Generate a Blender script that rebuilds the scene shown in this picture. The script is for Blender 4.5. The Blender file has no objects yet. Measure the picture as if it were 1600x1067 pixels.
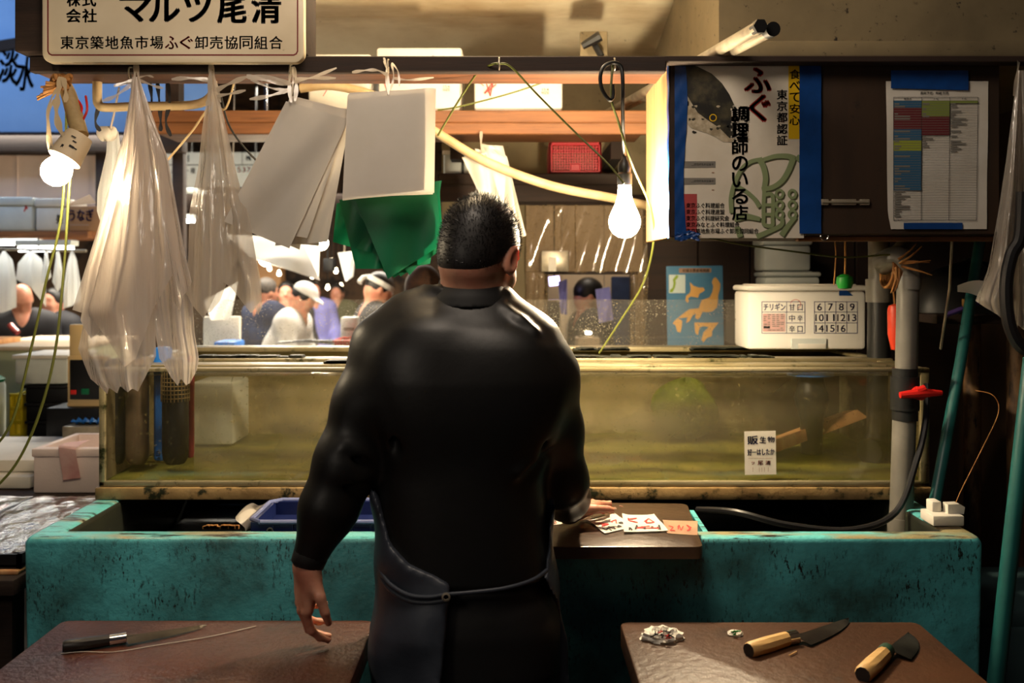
import bpy, bmesh, math, random
import numpy as np
from mathutils import Vector, Matrix

# ---------------------------------------------------------------- camera, world, lights, exposure
SC = bpy.context.scene
COL = SC.collection
ZC, HOR, FP = 1.52, 430.0, 1500.0          # eye height (m), horizon row, focal length in pixels of the 1600x1067 frame
cam_d = bpy.data.cameras.new('camera'); cam = bpy.data.objects.new('camera', cam_d); COL.objects.link(cam)
cam.location = (0, 0, ZC); cam.rotation_euler = (math.pi/2, 0, 0)
cam_d.sensor_width = 36; cam_d.lens = FP/1600*36
cam_d.shift_y = -(533.5-HOR)/1600
cam_d.clip_start = .05; cam_d.clip_end = 60
cam_d.dof.use_dof = True; cam_d.dof.focus_distance = 2.3; cam_d.dof.aperture_fstop = 3.5
SC.camera = cam
wd = bpy.data.worlds.new('world'); SC.world = wd; wd.use_nodes = True
wd.node_tree.nodes['Background'].inputs[0].default_value = (.30, .36, .46, 1)
wd.node_tree.nodes['Background'].inputs[1].default_value = .035
SC.view_settings.view_transform = 'Standard'; SC.view_settings.look = 'None'
SC.view_settings.exposure = 0.22; SC.view_settings.gamma = 1.0
SC.cycles.use_denoising = True
SC.cycles.max_bounces = 10; SC.cycles.transparent_max_bounces = 24; SC.cycles.caustics_reflective = False
SC.cycles.caustics_refractive = False; SC.cycles.sample_clamp_indirect = 4.0

def lamp(name, loc, power, color, radius=.1, typ='POINT', rot=None, size=None):
    d = bpy.data.lights.new(name, typ); d.energy = power; d.color = color
    if typ == 'AREA':
        d.shape = 'RECTANGLE'; d.size, d.size_y = size
    else:
        d.shadow_soft_size = radius
    o = bpy.data.objects.new(name, d); COL.objects.link(o); o.location = loc
    if rot: o.rotation_euler = rot
    return o
# lamps of the alley behind the photographer and of the market hall
lamp('alley_lamp_light', (-.15, 1.45, 2.8), 48, (1, .83, .66), .32)
lamp('alley_side_light', (-1.3, .3, 2.0), 15, (1, .86, .70), .25)
lamp('shelf_lamp_light', (-.15, 2.68, 2.58), 30, (1, .78, .50), .05)
lamp('hall_tube_light', (-1.6, 7.2, 2.9), 430, (1, .90, .74), typ='AREA', rot=(0, 0, 0), size=(5.5, .3))
lamp('stall_tube_light', (-3.2, 5.9, 2.38), 14, (.95, 1, .92), typ='AREA', rot=(0, 0, 0), size=(2.0, .1))
lamp('back_room_light', (.45, 5.6, 2.3), 16, (1, .88, .72), .15)
lamp('skylight', (-3.3, 5.0, 3.5), 28, (.40, .62, 1.0), typ='AREA', rot=(math.radians(28), 0, 0), size=(2.4, .8))
BULB, TUBE = 800.0, 22.0                    # emission strengths of the two hanging bulbs and the fluorescent tubes
# ---------------------------------------------------------------- helpers
R = random.Random(7)
def W(px, py, Y):
    """The point at distance Y that the lens puts at photo pixel (px, py)."""
    return Vector(((px-800)*Y/FP, Y, ZC-(py-HOR)*Y/FP))
def zof(py, Y): return ZC-(py-HOR)*Y/FP
def xof(px, Y): return (px-800)*Y/FP
def s(r, g, b):
    f = lambda c: (c/255/12.92) if c/255 <= .04045 else ((c/255+.055)/1.055)**2.4
    return (f(r), f(g), f(b), 1)

class MB:
    def __init__(self): self.v, self.f, self.m = [], [], []
    def add(self, vs, fs, m=0):
        n = len(self.v); self.v += [tuple(p) for p in vs]
        self.f += [tuple(i+n for i in q) for q in fs]; self.m += [m]*len(fs); return self
    def box(self, x0, x1, y0, y1, z0, z1, m=0):
        vs = [(x, y, z) for z in (z0, z1) for y in (y0, y1) for x in (x0, x1)]
        return self.add(vs, [(0,2,3,1),(4,5,7,6),(0,1,5,4),(2,6,7,3),(0,4,6,2),(1,3,7,5)], m)
    def rbox(self, x0, x1, y0, y1, z0, z1, r=.01, seg=2, m=0, xf=None):
        b = bmesh.new(); bmesh.ops.create_cube(b, size=1)
        for v in b.verts:
            v.co = Vector(((x0+x1)/2+v.co.x*(x1-x0), (y0+y1)/2+v.co.y*(y1-y0), (z0+z1)/2+v.co.z*(z1-z0)))
        bmesh.ops.bevel(b, geom=b.edges[:], offset=r, segments=seg, affect='EDGES', profile=.5)
        return self.bm(b, m, xf)
    def bm(self, b, m=0, xf=None):
        b.verts.index_update()
        vs = [(xf @ v.co) if xf else v.co.copy() for v in b.verts]
        fs = [[v.index for v in f.verts] for f in b.faces]
        b.free(); return self.add(vs, fs, m)
    def tube(self, pts, r, seg=8, m=0, caps=True, spline=0, flat=1.0):
        pts = [Vector(p) for p in pts]
        if spline: pts = smooth(pts, spline)
        n = len(pts); rr = r if isinstance(r, (list, tuple)) else [r]*n
        if len(rr) != n:
            rr = [rr[0]+(rr[-1]-rr[0])*i/(n-1) for i in range(n)]
        t0 = (pts[1]-pts[0]).normalized()
        up = Vector((0, 0, 1)) if abs(t0.z) < .9 else Vector((1, 0, 0))
        nx = t0.cross(up).normalized(); vs, fs = [], []
        for i, p in enumerate(pts):
            t = (pts[min(i+1, n-1)]-pts[max(i-1, 0)]).normalized()
            nx = (nx-t*nx.dot(t)).normalized(); ny = t.cross(nx)
            for k in range(seg):
                a = 2*math.pi*k/seg
                vs.append(p+nx*(math.cos(a)*rr[i])+ny*(math.sin(a)*rr[i]*flat))
        for i in range(n-1):
            for k in range(seg):
                k2 = (k+1) % seg
                fs.append((i*seg+k, i*seg+k2, (i+1)*seg+k2, (i+1)*seg+k))
        if caps:
            fs.append(tuple(range(seg-1, -1, -1))); fs.append(tuple((n-1)*seg+k for k in range(seg)))
        return self.add(vs, fs, m)
    def lathe(self, prof, c, seg=24, m=0, axis='z', xf=None):
        vs, fs = [], []
        for r, h in prof:
            for k in range(seg):
                a = 2*math.pi*k/seg; p = Vector((r*math.cos(a), r*math.sin(a), h))
                if axis == 'y': p = Vector((p.x, p.z, p.y))
                if axis == 'x': p = Vector((p.z, p.x, p.y))
                if xf: p = xf @ p
                vs.append(p+Vector(c))
        for i in range(len(prof)-1):
            for k in range(seg):
                k2 = (k+1) % seg
                fs.append((i*seg+k, i*seg+k2, (i+1)*seg+k2, (i+1)*seg+k))
        if prof[0][0] > 1e-5: fs.append(tuple(range(seg-1, -1, -1)))
        if prof[-1][0] > 1e-5: fs.append(tuple((len(prof)-1)*seg+k for k in range(seg)))
        return self.add(vs, fs, m)
    def prism(self, pts, d, m=0):
        """polygon of 3D points pushed along vector d"""
        pts = [Vector(p) for p in pts]; d = Vector(d); n = len(pts)
        fs = [tuple(range(n)), tuple(range(2*n-1, n-1, -1))]+[(i, i+n, (i+1) % n+n, (i+1) % n) for i in range(n)]
        return self.add(pts+[p+d for p in pts], fs, m)
    def grid(self, fn, nu, nv, m=0):
        vs = [fn(i/nu, j/nv) for j in range(nv+1) for i in range(nu+1)]
        fs = [(j*(nu+1)+i, j*(nu+1)+i+1, (j+1)*(nu+1)+i+1, (j+1)*(nu+1)+i) for j in range(nv) for i in range(nu)]
        return self.add(vs, fs, m)

def smooth(pts, k):
    pts = [Vector(p) for p in pts]; out = []
    for i in range(len(pts)-1):
        p0, p1, p2, p3 = pts[max(i-1, 0)], pts[i], pts[i+1], pts[min(i+2, len(pts)-1)]
        for j in range(k):
            t = j/k
            out.append(.5*((2*p1)+(p2-p0)*t+(2*p0-5*p1+4*p2-p3)*t*t+(3*p1-p0-3*p2+p3)*t**3))
    return out+[pts[-1]]

def slab(pts, z0, z1, rad=.022, bev=.004, n=6):
    """flat board with rounded corners and an eased top edge; pts counter-clockwise in plan"""
    P = [Vector((x, y, 0)) for x, y in pts]; c = sum(P, Vector())/len(P); out = []
    for i, p in enumerate(P):
        a, b = (P[i-1]-p).normalized(), (P[(i+1) % len(P)]-p).normalized(); q0, q1 = p+a*rad, p+b*rad
        for k in range(n+1):
            u = k/n; out.append(q0*(1-u)**2+p*2*u*(1-u)+q1*u*u)
    def lp(ins, z): return [Vector((q.x, q.y, z))-(q-c).normalized()*ins for q in out]
    L = [lp(0, z0), lp(0, z1-bev), lp(bev*.3, z1-bev*.3), lp(bev, z1)]; m = len(out)
    fs = [tuple(range(m-1, -1, -1)), tuple(range(3*m, 4*m))]
    for k in range(3): fs += [(k*m+i, k*m+(i+1) % m, (k+1)*m+(i+1) % m, (k+1)*m+i) for i in range(m)]
    return MB().add([p for l in L for p in l], fs)

ORG = {}
def obj(name, mb, mats, parent=None, sm=35, label=None):
    vs, fs = (mb.v, mb.f) if isinstance(mb, MB) else mb[:2]
    A = np.array([tuple(v) for v in vs], dtype=float)
    o0 = Vector(((A[:, 0].min()+A[:, 0].max())/2, (A[:, 1].min()+A[:, 1].max())/2, A[:, 2].min()))
    me = bpy.data.meshes.new(name); me.from_pydata([tuple(p) for p in A-np.array(o0)], [], [tuple(int(i) for i in f) for f in fs])
    for mt in (mats if isinstance(mats, (list, tuple)) else [mats]): me.materials.append(mt)
    if isinstance(mb, MB) and any(mb.m): me.polygons.foreach_set('material_index', mb.m)
    me.validate(); me.update()
    if sm:
        me.shade_smooth(); me.set_sharp_from_angle(angle=math.radians(sm))
    ob = bpy.data.objects.new(name, me); COL.objects.link(ob)
    ob.location = o0; ORG[ob.name] = o0
    if parent is not None:
        ob.parent = parent; ob.location = o0-ORG[parent.name]
    if label: ob['label'] = label
    return ob
def tag(o, label, cat, group=None, kind=None):
    o['label'] = label; o['category'] = cat
    if group: o['group'] = group
    if kind: o['kind'] = kind
    return o
def thing(name, label, cat, loc, group=None):
    o = bpy.data.objects.new(name, None); COL.objects.link(o); o.empty_display_size = .05
    o.location = loc; ORG[o.name] = Vector(loc); return tag(o, label, cat, group)
def struct(name, mb, mt, sm=35, label=None):
    o = obj(name, mb, mt, None, sm); o['kind'] = 'structure'
    if label: o['label'] = label
    return o
def dup(root, loc, label, group=None, rotz=0):
    r = root.copy(); COL.objects.link(r); r.location = loc; r.rotation_euler = (0, 0, rotz); r['label'] = label
    if group: r['group'] = group
    for ch in list(root.children):
        c = ch.copy(); COL.objects.link(c); c.parent = r
        for g in list(ch.children):
            d = g.copy(); COL.objects.link(d); d.parent = c
    return r

_TX = {}
def glyphs(t, bold=.0):
    if (t, bold) not in _TX:
        cu = bpy.data.curves.new('lettering', 'FONT'); cu.body = t; cu.size = 1; cu.offset = bold; cu.resolution_u = 3
        o = bpy.data.objects.new('lettering', cu); me = bpy.data.meshes.new_from_object(o)
        v = np.array([p.co[:2] for p in me.vertices]) if len(me.vertices) else np.zeros((1, 2))
        f = [tuple(p.vertices) for p in me.polygons]
        bpy.data.objects.remove(o); bpy.data.curves.remove(cu); bpy.data.meshes.remove(me)
        _TX[(t, bold)] = (v, f)
    return _TX[(t, bold)]
class Plate:
    """Flat printing on a plane: 2D shapes given on a sheet, mapped by fn(x, y, lift) to the world."""
    def __init__(self, fn, step=.0005): self.mb, self.fn, self.st = MB(), fn, step
    def poly(self, pts, m=0, lay=1): self.mb.add([self.fn(x, y, lay*self.st) for x, y in pts], [tuple(range(len(pts)))], m)
    def rect(self, x0, y0, x1, y1, m=0, lay=1): self.poly([(x0, y1), (x1, y1), (x1, y0), (x0, y0)], m, lay)
    def frame(self, x0, y0, x1, y1, w, m=0, lay=1):
        self.rect(x0, y0, x1, y0+w, m, lay); self.rect(x0, y1-w, x1, y1, m, lay)
        self.rect(x0, y0+w, x0+w, y1-w, m, lay); self.rect(x1-w, y0+w, x1, y1-w, m, lay)
    def line(self, pts, w, m=0, lay=1):
        for i, (a, b) in enumerate(zip(pts[:-1], pts[1:])):
            dx, dy = b[0]-a[0], b[1]-a[1]; L = math.hypot(dx, dy) or 1; nx, ny = -dy/L*w/2, dx/L*w/2
            ex, ey = dx/L*w*.25, dy/L*w*.25
            self.poly([(a[0]-ex+nx, a[1]-ey+ny), (b[0]+ex+nx, b[1]+ey+ny), (b[0]+ex-nx, b[1]+ey-ny), (a[0]-ex-nx, a[1]-ey-ny)][::-1], m, lay+.02*i)
    def text(self, t, x0, y0, x1, y1, m=0, lay=1, bold=.012, rot=0):
        v, f = glyphs(t, 0); a, b = v.min(0), v.max(0); d = np.maximum(b-a, 1e-6)
        cx, cy = (x0+x1)/2, (y0+y1)/2; c, sn = math.cos(rot), math.sin(rot)
        k = bold*.8*(y1-y0)/max(1, t.count(chr(10))+1)
        for ox, oy in (((0, 0),) if bold < .004 else ((-k, -k*.6), (k, -k*.6), (-k, k*.6), (k, k*.6))):
            out = []
            for p in v:
                q = (p-a)/d; x, y = x0+q[0]*(x1-x0)-cx+ox, y1-q[1]*(y1-y0)-cy+oy
                out.append(self.fn(cx+x*c-y*sn, cy+x*sn+y*c, lay*self.st))
            self.mb.add(out, f, m)
    def vtext(self, t, x0, y0, x1, y1, m=0, lay=1, bold=.012, fill=.9):
        h = (y1-y0)/len(t)
        for i, ch in enumerate(t): self.text(ch, x0, y0+i*h+h*(1-fill)/2, x1, y0+(i+1)*h-h*(1-fill)/2, m, lay, bold)
def front(Y):                                # plate facing the camera side (-Y)
    return lambda x, y, l: W(x, y, Y)-Vector((0, l, 0))

# ---------------------------------------------------------------- implicit surfaces for bodies and clothing
class Field:
    def __init__(self, lo, hi, h):
        self.lo, self.h = np.array(lo, float), h
        self.n = np.ceil((np.array(hi)-self.lo)/h).astype(int)+1
        self.F = np.full(self.n, 1.0, np.float32)
    def sub(self, lo, hi):
        a = np.clip(np.floor((np.array(lo)-self.lo)/self.h).astype(int), 0, self.n); b = np.clip(np.ceil((np.array(hi)-self.lo)/self.h).astype(int)+1, 0, self.n)
        if np.any(b <= a): return None
        sl = tuple(slice(i, j) for i, j in zip(a, b))
        ax = [(self.lo[i]+self.h*np.arange(a[i], b[i])).astype(np.float32) for i in range(3)]
        return sl, ax[0][:, None, None], ax[1][None, :, None], ax[2][None, None, :]
    def put(self, sl, d, k, op):
        A = self.F[sl]
        if op == 'u':
            h = np.maximum(k-np.abs(A-d), 0)/k if k > 0 else 0; self.F[sl] = np.minimum(A, d)-h*h*k/4
        elif op == 's':
            d = -d; h = np.maximum(k-np.abs(A-d), 0)/k if k > 0 else 0; self.F[sl] = np.maximum(A, d)+h*h*k/4
    def cone(self, a, b, ra, rb, k=.02, op='u'):
        a, b = np.array(a, float), np.array(b, float); m = max(ra, rb)+k+3*self.h
        g = self.sub(np.minimum(a, b)-m, np.maximum(a, b)+m)
        if g is None: return
        sl, x, y, z = g; d = b-a; L = float(d@d) or 1e-9
        t = np.clip(((x-a[0])*d[0]+(y-a[1])*d[1]+(z-a[2])*d[2])/L, 0, 1)
        q = np.sqrt((x-a[0]-t*d[0])**2+(y-a[1]-t*d[1])**2+(z-a[2]-t*d[2])**2)-(ra+(rb-ra)*t)
        self.put(sl, q, k, op)
    def chain(self, pts, rs, k=.02, op='u'):
        for i in range(len(pts)-1): self.cone(pts[i], pts[i+1], rs[i], rs[i+1], k, op)
    def ell(self, c, r, M=None, k=.02, op='u'):
        c = np.array(c, float); m = max(r)+k+3*self.h; g = self.sub(c-m, c+m)
        if g is None: return
        sl, x, y, z = g; x, y, z = x-c[0], y-c[1], z-c[2]
        if M is not None:
            B = np.array(M)[:3, :3].T
            x, y, z = B[0, 0]*x+B[0, 1]*y+B[0, 2]*z, B[1, 0]*x+B[1, 1]*y+B[1, 2]*z, B[2, 0]*x+B[2, 1]*y+B[2, 2]*z
        k0 = np.sqrt((x/r[0])**2+(y/r[1])**2+(z/r[2])**2); k1 = np.sqrt((x/r[0]**2)**2+(y/r[1]**2)**2+(z/r[2]**2)**2)+1e-9
        self.put(sl, k0*(k0-1)/k1, k, op)
    def loft(self, rows, k=.03, op='u', p=2.3, grow=0.0):
        """rows of (z, cx, cy, half width, half depth)"""
        rows = np.array(sorted(rows), float); m = k+3*self.h+max(grow, 0)
        lo = [(rows[:, 1]-rows[:, 3]).min()-m, (rows[:, 2]-rows[:, 4]).min()-m, rows[0, 0]-m]
        hi = [(rows[:, 1]+rows[:, 3]).max()+m, (rows[:, 2]+rows[:, 4]).max()+m, rows[-1, 0]+m]
        g = self.sub(lo, hi)
        if g is None: return
        sl, x, y, z = g; zz = z.ravel(); I = [np.interp(zz, rows[:, 0], rows[:, i])[None, None, :] for i in (1, 2, 3, 4)]
        a, b = I[2]+grow, I[3]+grow
        q = (np.abs((x-I[0])/a)**p+np.abs((y-I[1])/b)**p)**(1/p)
        d = (q-1)*np.minimum(a, b); dz = np.maximum(rows[0, 0]-grow-z, z-rows[-1, 0]-grow)
        self.put(sl, np.maximum(d, dz).astype(np.float32), k, op)
    def plane(self, p, n, k=0.0):
        """cut away everything on the side the normal points to"""
        n = np.array(n, float)/np.linalg.norm(n); X = [self.lo[i]+self.h*np.arange(self.n[i]) for i in range(3)]
        d = (X[0]-p[0])[:, None, None]*n[0]+(X[1]-p[1])[None, :, None]*n[1]+(X[2]-p[2])[None, None, :]*n[2]
        self.F = np.maximum(self.F, d).astype(np.float32)
    def xyz(self): return [self.lo[i]+self.h*np.arange(self.n[i]) for i in range(3)]
    def mesh(self, it=1):
        F = self.F; I = F < 0; n = np.array(F.shape)
        c = np.zeros(n-1, np.int8)
        for dx in (0, 1):
            for dy in (0, 1):
                for dz in (0, 1): c += I[dx:n[0]-1+dx, dy:n[1]-1+dy, dz:n[2]-1+dz]
        act = np.argwhere((c > 0) & (c < 8)); idx = np.full(n-1, -1, np.int32); idx[tuple(act.T)] = np.arange(len(act))
        acc = np.zeros((len(act), 3)); cnt = np.zeros(len(act))
        cor = [(i, j, k) for i in (0, 1) for j in (0, 1) for k in (0, 1)]
        for p in cor:
            for ax in range(3):
                if p[ax]: continue
                q = list(p); q[ax] = 1
                fa = F[tuple((act+p).T)]; fb = F[tuple((act+q).T)]; mk = (fa < 0) != (fb < 0)
                t = np.where(mk, fa/np.where(mk, fa-fb, 1), 0)
                pt = np.array(p)[None, :].repeat(len(act), 0).astype(float); pt[:, ax] += t
                acc[mk] += pt[mk]; cnt[mk] += 1
        V = self.lo+self.h*(act+acc/cnt[:, None]); Q = []
        for ax in range(3):
            u, v = (ax+1) % 3, (ax+2) % 3
            sa = [slice(None)]*3; sb = [slice(None)]*3; sa[ax] = slice(0, n[ax]-1); sb[ax] = slice(1, n[ax])
            e = np.argwhere(I[tuple(sa)] != I[tuple(sb)])
            e = e[(e[:, u] > 0) & (e[:, v] > 0) & (e[:, u] < n[u]-1) & (e[:, v] < n[v]-1)]
            if not len(e): continue
            q = []
            for du, dv in ((-1, -1), (0, -1), (0, 0), (-1, 0)):
                w = e.copy(); w[:, u] += du; w[:, v] += dv; q.append(idx[tuple(w.T)])
            q = np.stack(q, 1); fl = ~I[tuple(e.T)]; q[fl] = q[fl][:, ::-1]; Q.append(q)
        Q = np.concatenate(Q); Q = Q[(Q >= 0).all(1)]
        for _ in range(it):
            S = np.zeros_like(V); N = np.zeros(len(V))
            for i in range(4):
                np.add.at(S, Q[:, i], V[Q[:, (i+1) % 4]]); np.add.at(S, Q[:, i], V[Q[:, (i-1) % 4]]); np.add.at(N, Q[:, i], 2)
            V = V+.6*(S/np.maximum(N, 1)[:, None]-V)
        return V, Q
# ---------------------------------------------------------------- procedural materials
class NT:
    def __init__(self, name):
        self.m = bpy.data.materials.new(name); self.m.use_nodes = True; self.t = self.m.node_tree; self.t.nodes.clear()
        self.out = self.n('ShaderNodeOutputMaterial'); self.tc = self.n('ShaderNodeTexCoord')
    def n(self, ty, **kw):
        o = self.t.nodes.new(ty)
        for k, v in kw.items():
            if isinstance(k, str) and hasattr(o, k): setattr(o, k, v)
        return o
    def l(self, a, b): self.t.links.new(a, b)
    def noise(self, scale, stretch=(1, 1, 1), detail=5, rough=.6, dist=0):
        mp = self.n('ShaderNodeMapping'); mp.inputs['Scale'].default_value = stretch; self.l(self.tc.outputs['Object'], mp.inputs['Vector'])
        o = self.n('ShaderNodeTexNoise'); o.inputs['Scale'].default_value = scale; o.inputs['Detail'].default_value = detail
        o.inputs['Roughness'].default_value = rough; o.inputs['Distortion'].default_value = dist
        self.l(mp.outputs[0], o.inputs['Vector']); return o.outputs[0]
    def ramp(self, fac, lo, hi, c0=(0, 0, 0, 1), c1=(1, 1, 1, 1)):
        o = self.n('ShaderNodeValToRGB'); e = o.color_ramp.elements
        e[0].position, e[0].color, e[1].position, e[1].color = lo, c0, hi, c1; self.l(fac, o.inputs[0]); return o.outputs[0]
    def mix(self, fac, a, b):
        o = self.n('ShaderNodeMix', data_type='RGBA')
        for sck, v in ((o.inputs[0], fac), (o.inputs[6], a), (o.inputs[7], b)):
            if isinstance(v, (tuple, float, int)): sck.default_value = v
            else: self.l(v, sck)
        return o.outputs[2]
    def mixs(self, fac, a, b):
        o = self.n('ShaderNodeMixShader')
        if isinstance(fac, (float, int)): o.inputs[0].default_value = fac
        else: self.l(fac, o.inputs[0])
        self.l(a, o.inputs[1]); self.l(b, o.inputs[2]); return o.outputs[0]
    def sh(self, ty, color=None, rough=None):
        o = self.n(ty)
        if color is not None:
            if isinstance(color, tuple): o.inputs['Color'].default_value = color
            else: self.l(color, o.inputs['Color'])
        if rough is not None: o.inputs['Roughness'].default_value = rough
        return o.outputs[0]
    def done(self, sh): self.l(sh, self.out.inputs[0]); return self.m

def M(name, c, rough=.6, metal=0, c2=None, scale=6, lo=.35, hi=.65, stretch=(1, 1, 1), dirt=None, dscale=20, dlo=.55, dhi=.62, dstretch=(1, 1, 1),
      dirt2=None, d2scale=3, d2lo=.5, d2hi=.7, d2stretch=(1, 1, 1), bump=0, bscale=60, bstretch=(1, 1, 1), coat=0, spec=.5, sss=0, trans=0, emit=None, estr=0, dmask=None):
    t = NT(name); col = c
    if c2: col = t.mix(t.ramp(t.noise(scale, stretch), lo, hi), c, c2)
    if dirt2: col = t.mix(t.ramp(t.noise(d2scale, d2stretch), d2lo, d2hi), col, dirt2)
    if dirt:
        fac = t.ramp(t.noise(dscale, dstretch, 8, .7), dlo, dhi)
        if dmask:                            # marks gather in patches
            mu = t.n('ShaderNodeMath', operation='MULTIPLY'); t.l(fac, mu.inputs[0]); t.l(t.ramp(t.noise(*dmask[:2]), dmask[2], dmask[3]), mu.inputs[1]); fac = mu.outputs[0]
        col = t.mix(fac, col, dirt)
    p = t.n('ShaderNodeBsdfPrincipled')
    if isinstance(col, tuple): p.inputs['Base Color'].default_value = col
    else: t.l(col, p.inputs['Base Color'])
    p.inputs['Roughness'].default_value = rough; p.inputs['Metallic'].default_value = metal
    p.inputs['Specular IOR Level'].default_value = spec; p.inputs['Coat Weight'].default_value = coat; p.inputs['Coat Roughness'].default_value = .15
    if sss:
        p.inputs['Subsurface Weight'].default_value = sss; p.inputs['Subsurface Radius'].default_value = (1, .25, .12); p.inputs['Subsurface Scale'].default_value = .012
    if emit: p.inputs['Emission Color'].default_value = emit; p.inputs['Emission Strength'].default_value = estr
    if bump:
        b = t.n('ShaderNodeBump'); b.inputs['Strength'].default_value = bump; b.inputs['Distance'].default_value = .01
        t.l(t.noise(bscale, bstretch), b.inputs['Height']); t.l(b.outputs[0], p.inputs['Normal'])
    sh = p.outputs[0]
    if trans: sh = t.mixs(trans, sh, t.sh('ShaderNodeBsdfTranslucent', col))
    return t.done(sh)

def glow(name, c, strength):
    t = NT(name); e = t.n('ShaderNodeEmission'); e.inputs[0].default_value = c; e.inputs[1].default_value = strength
    t.m.cycles.emission_sampling = 'FRONT_BACK'
    return t.done(e.outputs[0])

def film(name, c, clear=.4, rough=.12, gloss=.35, bump=.25, bscale=18, bstretch=(1, 1, 1), trl=.5, specks=None, tint=(1, 1, 1, 1)):
    """thin plastic or glass: see-through, milky and glossy at once"""
    t = NT(name); b = t.n('ShaderNodeBump'); b.inputs['Strength'].default_value = bump; b.inputs['Distance'].default_value = .02
    t.l(t.noise(bscale, bstretch, 4, .5), b.inputs['Height'])
    milk = t.mixs(trl, t.sh('ShaderNodeBsdfDiffuse', c), t.sh('ShaderNodeBsdfTranslucent', c))
    fac = clear
    if specks:                               # dried drops and lime marks
        sc, lo, hi, amt = specks
        r = t.ramp(t.noise(sc, (1, 1, 1), 2, .5), lo, hi); r2 = t.ramp(t.noise(7, (1, 1, 1), 3), .30, .75)
        mu = t.n('ShaderNodeMath', operation='MULTIPLY'); t.l(r, mu.inputs[0]); t.l(r2, mu.inputs[1])
        m2 = t.n('ShaderNodeMath', operation='MULTIPLY_ADD'); t.l(mu.outputs[0], m2.inputs[0]); m2.inputs[1].default_value = -amt; m2.inputs[2].default_value = clear
        m2.use_clamp = True; fac = m2.outputs[0]
    body = t.mixs(fac, milk, t.sh('ShaderNodeBsdfTransparent', tint))
    g = t.sh('ShaderNodeBsdfGlossy', (1, 1, 1, 1), rough)
    for nd in t.t.nodes:
        if nd.type in ('BSDF_GLOSSY', 'BSDF_DIFFUSE'): t.l(b.outputs[0], nd.inputs['Normal'])
    lw = t.n('ShaderNodeFresnel'); ge = t.n('ShaderNodeNewGeometry'); ma = t.n('ShaderNodeMath', operation='MULTIPLY_ADD'); t.l(ge.outputs['Backfacing'], ma.inputs[0]); ma.inputs[1].default_value = -2; ma.inputs[2].default_value = 1
    pw = t.n('ShaderNodeMath', operation='POWER'); pw.inputs[0].default_value = 1.45; t.l(ma.outputs[0], pw.inputs[1]); t.l(pw.outputs[0], lw.inputs[0]); t.l(b.outputs[0], lw.inputs['Normal'])
    mu = t.n('ShaderNodeMath', operation='MULTIPLY'); t.l(lw.outputs[0], mu.inputs[0]); mu.inputs[1].default_value = gloss*3; mu.use_clamp = True
    return t.done(t.mixs(mu.outputs[0], body, g))

def wood(name, c, c2, rough=.6, along='x', dark=None, **kw):
    st = {'x': (.6, 9, 9), 'y': (9, .6, 9), 'z': (9, 9, .6)}[along]
    return M(name, c, rough, c2=c2, scale=4, lo=.3, hi=.7, stretch=st, dirt=dark, dscale=5, dlo=.55, dhi=.75, dstretch=st, bump=.15, bscale=12, bstretch=st, **kw)

K = {}
K['concrete'] = M('grey_concrete', s(66, 60, 52), .8, c2=s(44, 40, 36), scale=4, dirt=s(20, 18, 15), dscale=14, dlo=.6, dhi=.7, bump=.2)
K['wet_floor'] = M('wet_concrete', s(58, 54, 50), .3, c2=s(34, 32, 30), scale=3)
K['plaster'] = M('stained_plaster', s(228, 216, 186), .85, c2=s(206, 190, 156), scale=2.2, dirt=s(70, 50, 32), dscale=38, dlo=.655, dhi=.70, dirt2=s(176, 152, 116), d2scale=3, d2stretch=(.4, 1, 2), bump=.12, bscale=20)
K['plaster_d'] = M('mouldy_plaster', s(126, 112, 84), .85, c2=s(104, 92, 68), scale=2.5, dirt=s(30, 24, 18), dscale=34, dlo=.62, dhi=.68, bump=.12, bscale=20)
K['darkwood'] = wood('dark_brown_wood', s(46, 28, 17), s(30, 18, 11), .8)
K['rail'] = wood('rail_wood', s(112, 68, 40), s(70, 40, 24), .6, dark=s(30, 18, 10))
K['shelfwood'] = wood('shelf_wood', s(142, 92, 52), s(104, 64, 36), .6, dark=s(66, 38, 20))
K['palewood'] = wood('pale_wood', s(222, 172, 118), s(190, 132, 84), .6, along='z')
K['paleend'] = wood('knife_handle_wood', s(214, 176, 116), s(184, 142, 86), .5)
K['ply'] = M('stained_plywood', s(58, 40, 25), .6, c2=s(40, 28, 18), scale=3, stretch=(3, 3, .5), dirt=s(16, 12, 9), dscale=12, dlo=.60, dhi=.7)
K['board'] = M('wet_wooden_board', s(84, 44, 30), .34, c2=s(58, 30, 22), scale=3, dirt=s(22, 12, 9), dscale=9, dlo=.58, dhi=.75, bump=.5, bscale=70)
K['board_r'] = M('worn_wooden_board', s(80, 49, 28), .45, c2=s(60, 36, 21), scale=3, dirt=s(30, 18, 11), dscale=8, dlo=.6, dhi=.75, bump=.3, bscale=60)
K['board_b'] = M('dark_wet_board', s(82, 62, 46), .3, c2=s(58, 42, 32), scale=4, bump=.15, bscale=40)
K['foam'] = M('white_polystyrene', s(222, 217, 206), .7, bump=.1, bscale=160, c2=s(208, 202, 190), scale=5)
K['foam_n'] = M('clean_white_polystyrene', s(242, 238, 230), .7, bump=.1, bscale=160)
K['foam_g'] = M('greyed_polystyrene', s(206, 212, 208), .7, c2=s(190, 196, 194), scale=5, bump=.1, bscale=160)
K['turq'] = M('turquoise_paint', s(86, 180, 188), .42, c2=s(72, 154, 160), scale=3, dirt=s(26, 28, 26), dscale=85, dlo=.535, dhi=.60, dstretch=(1.5, 1.5, .55), dmask=(5, (1, 1, 1.8), .42, .62), dirt2=s(50, 88, 86), d2scale=4, d2lo=.42, d2hi=.70, bump=.25, bscale=40)
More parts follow.
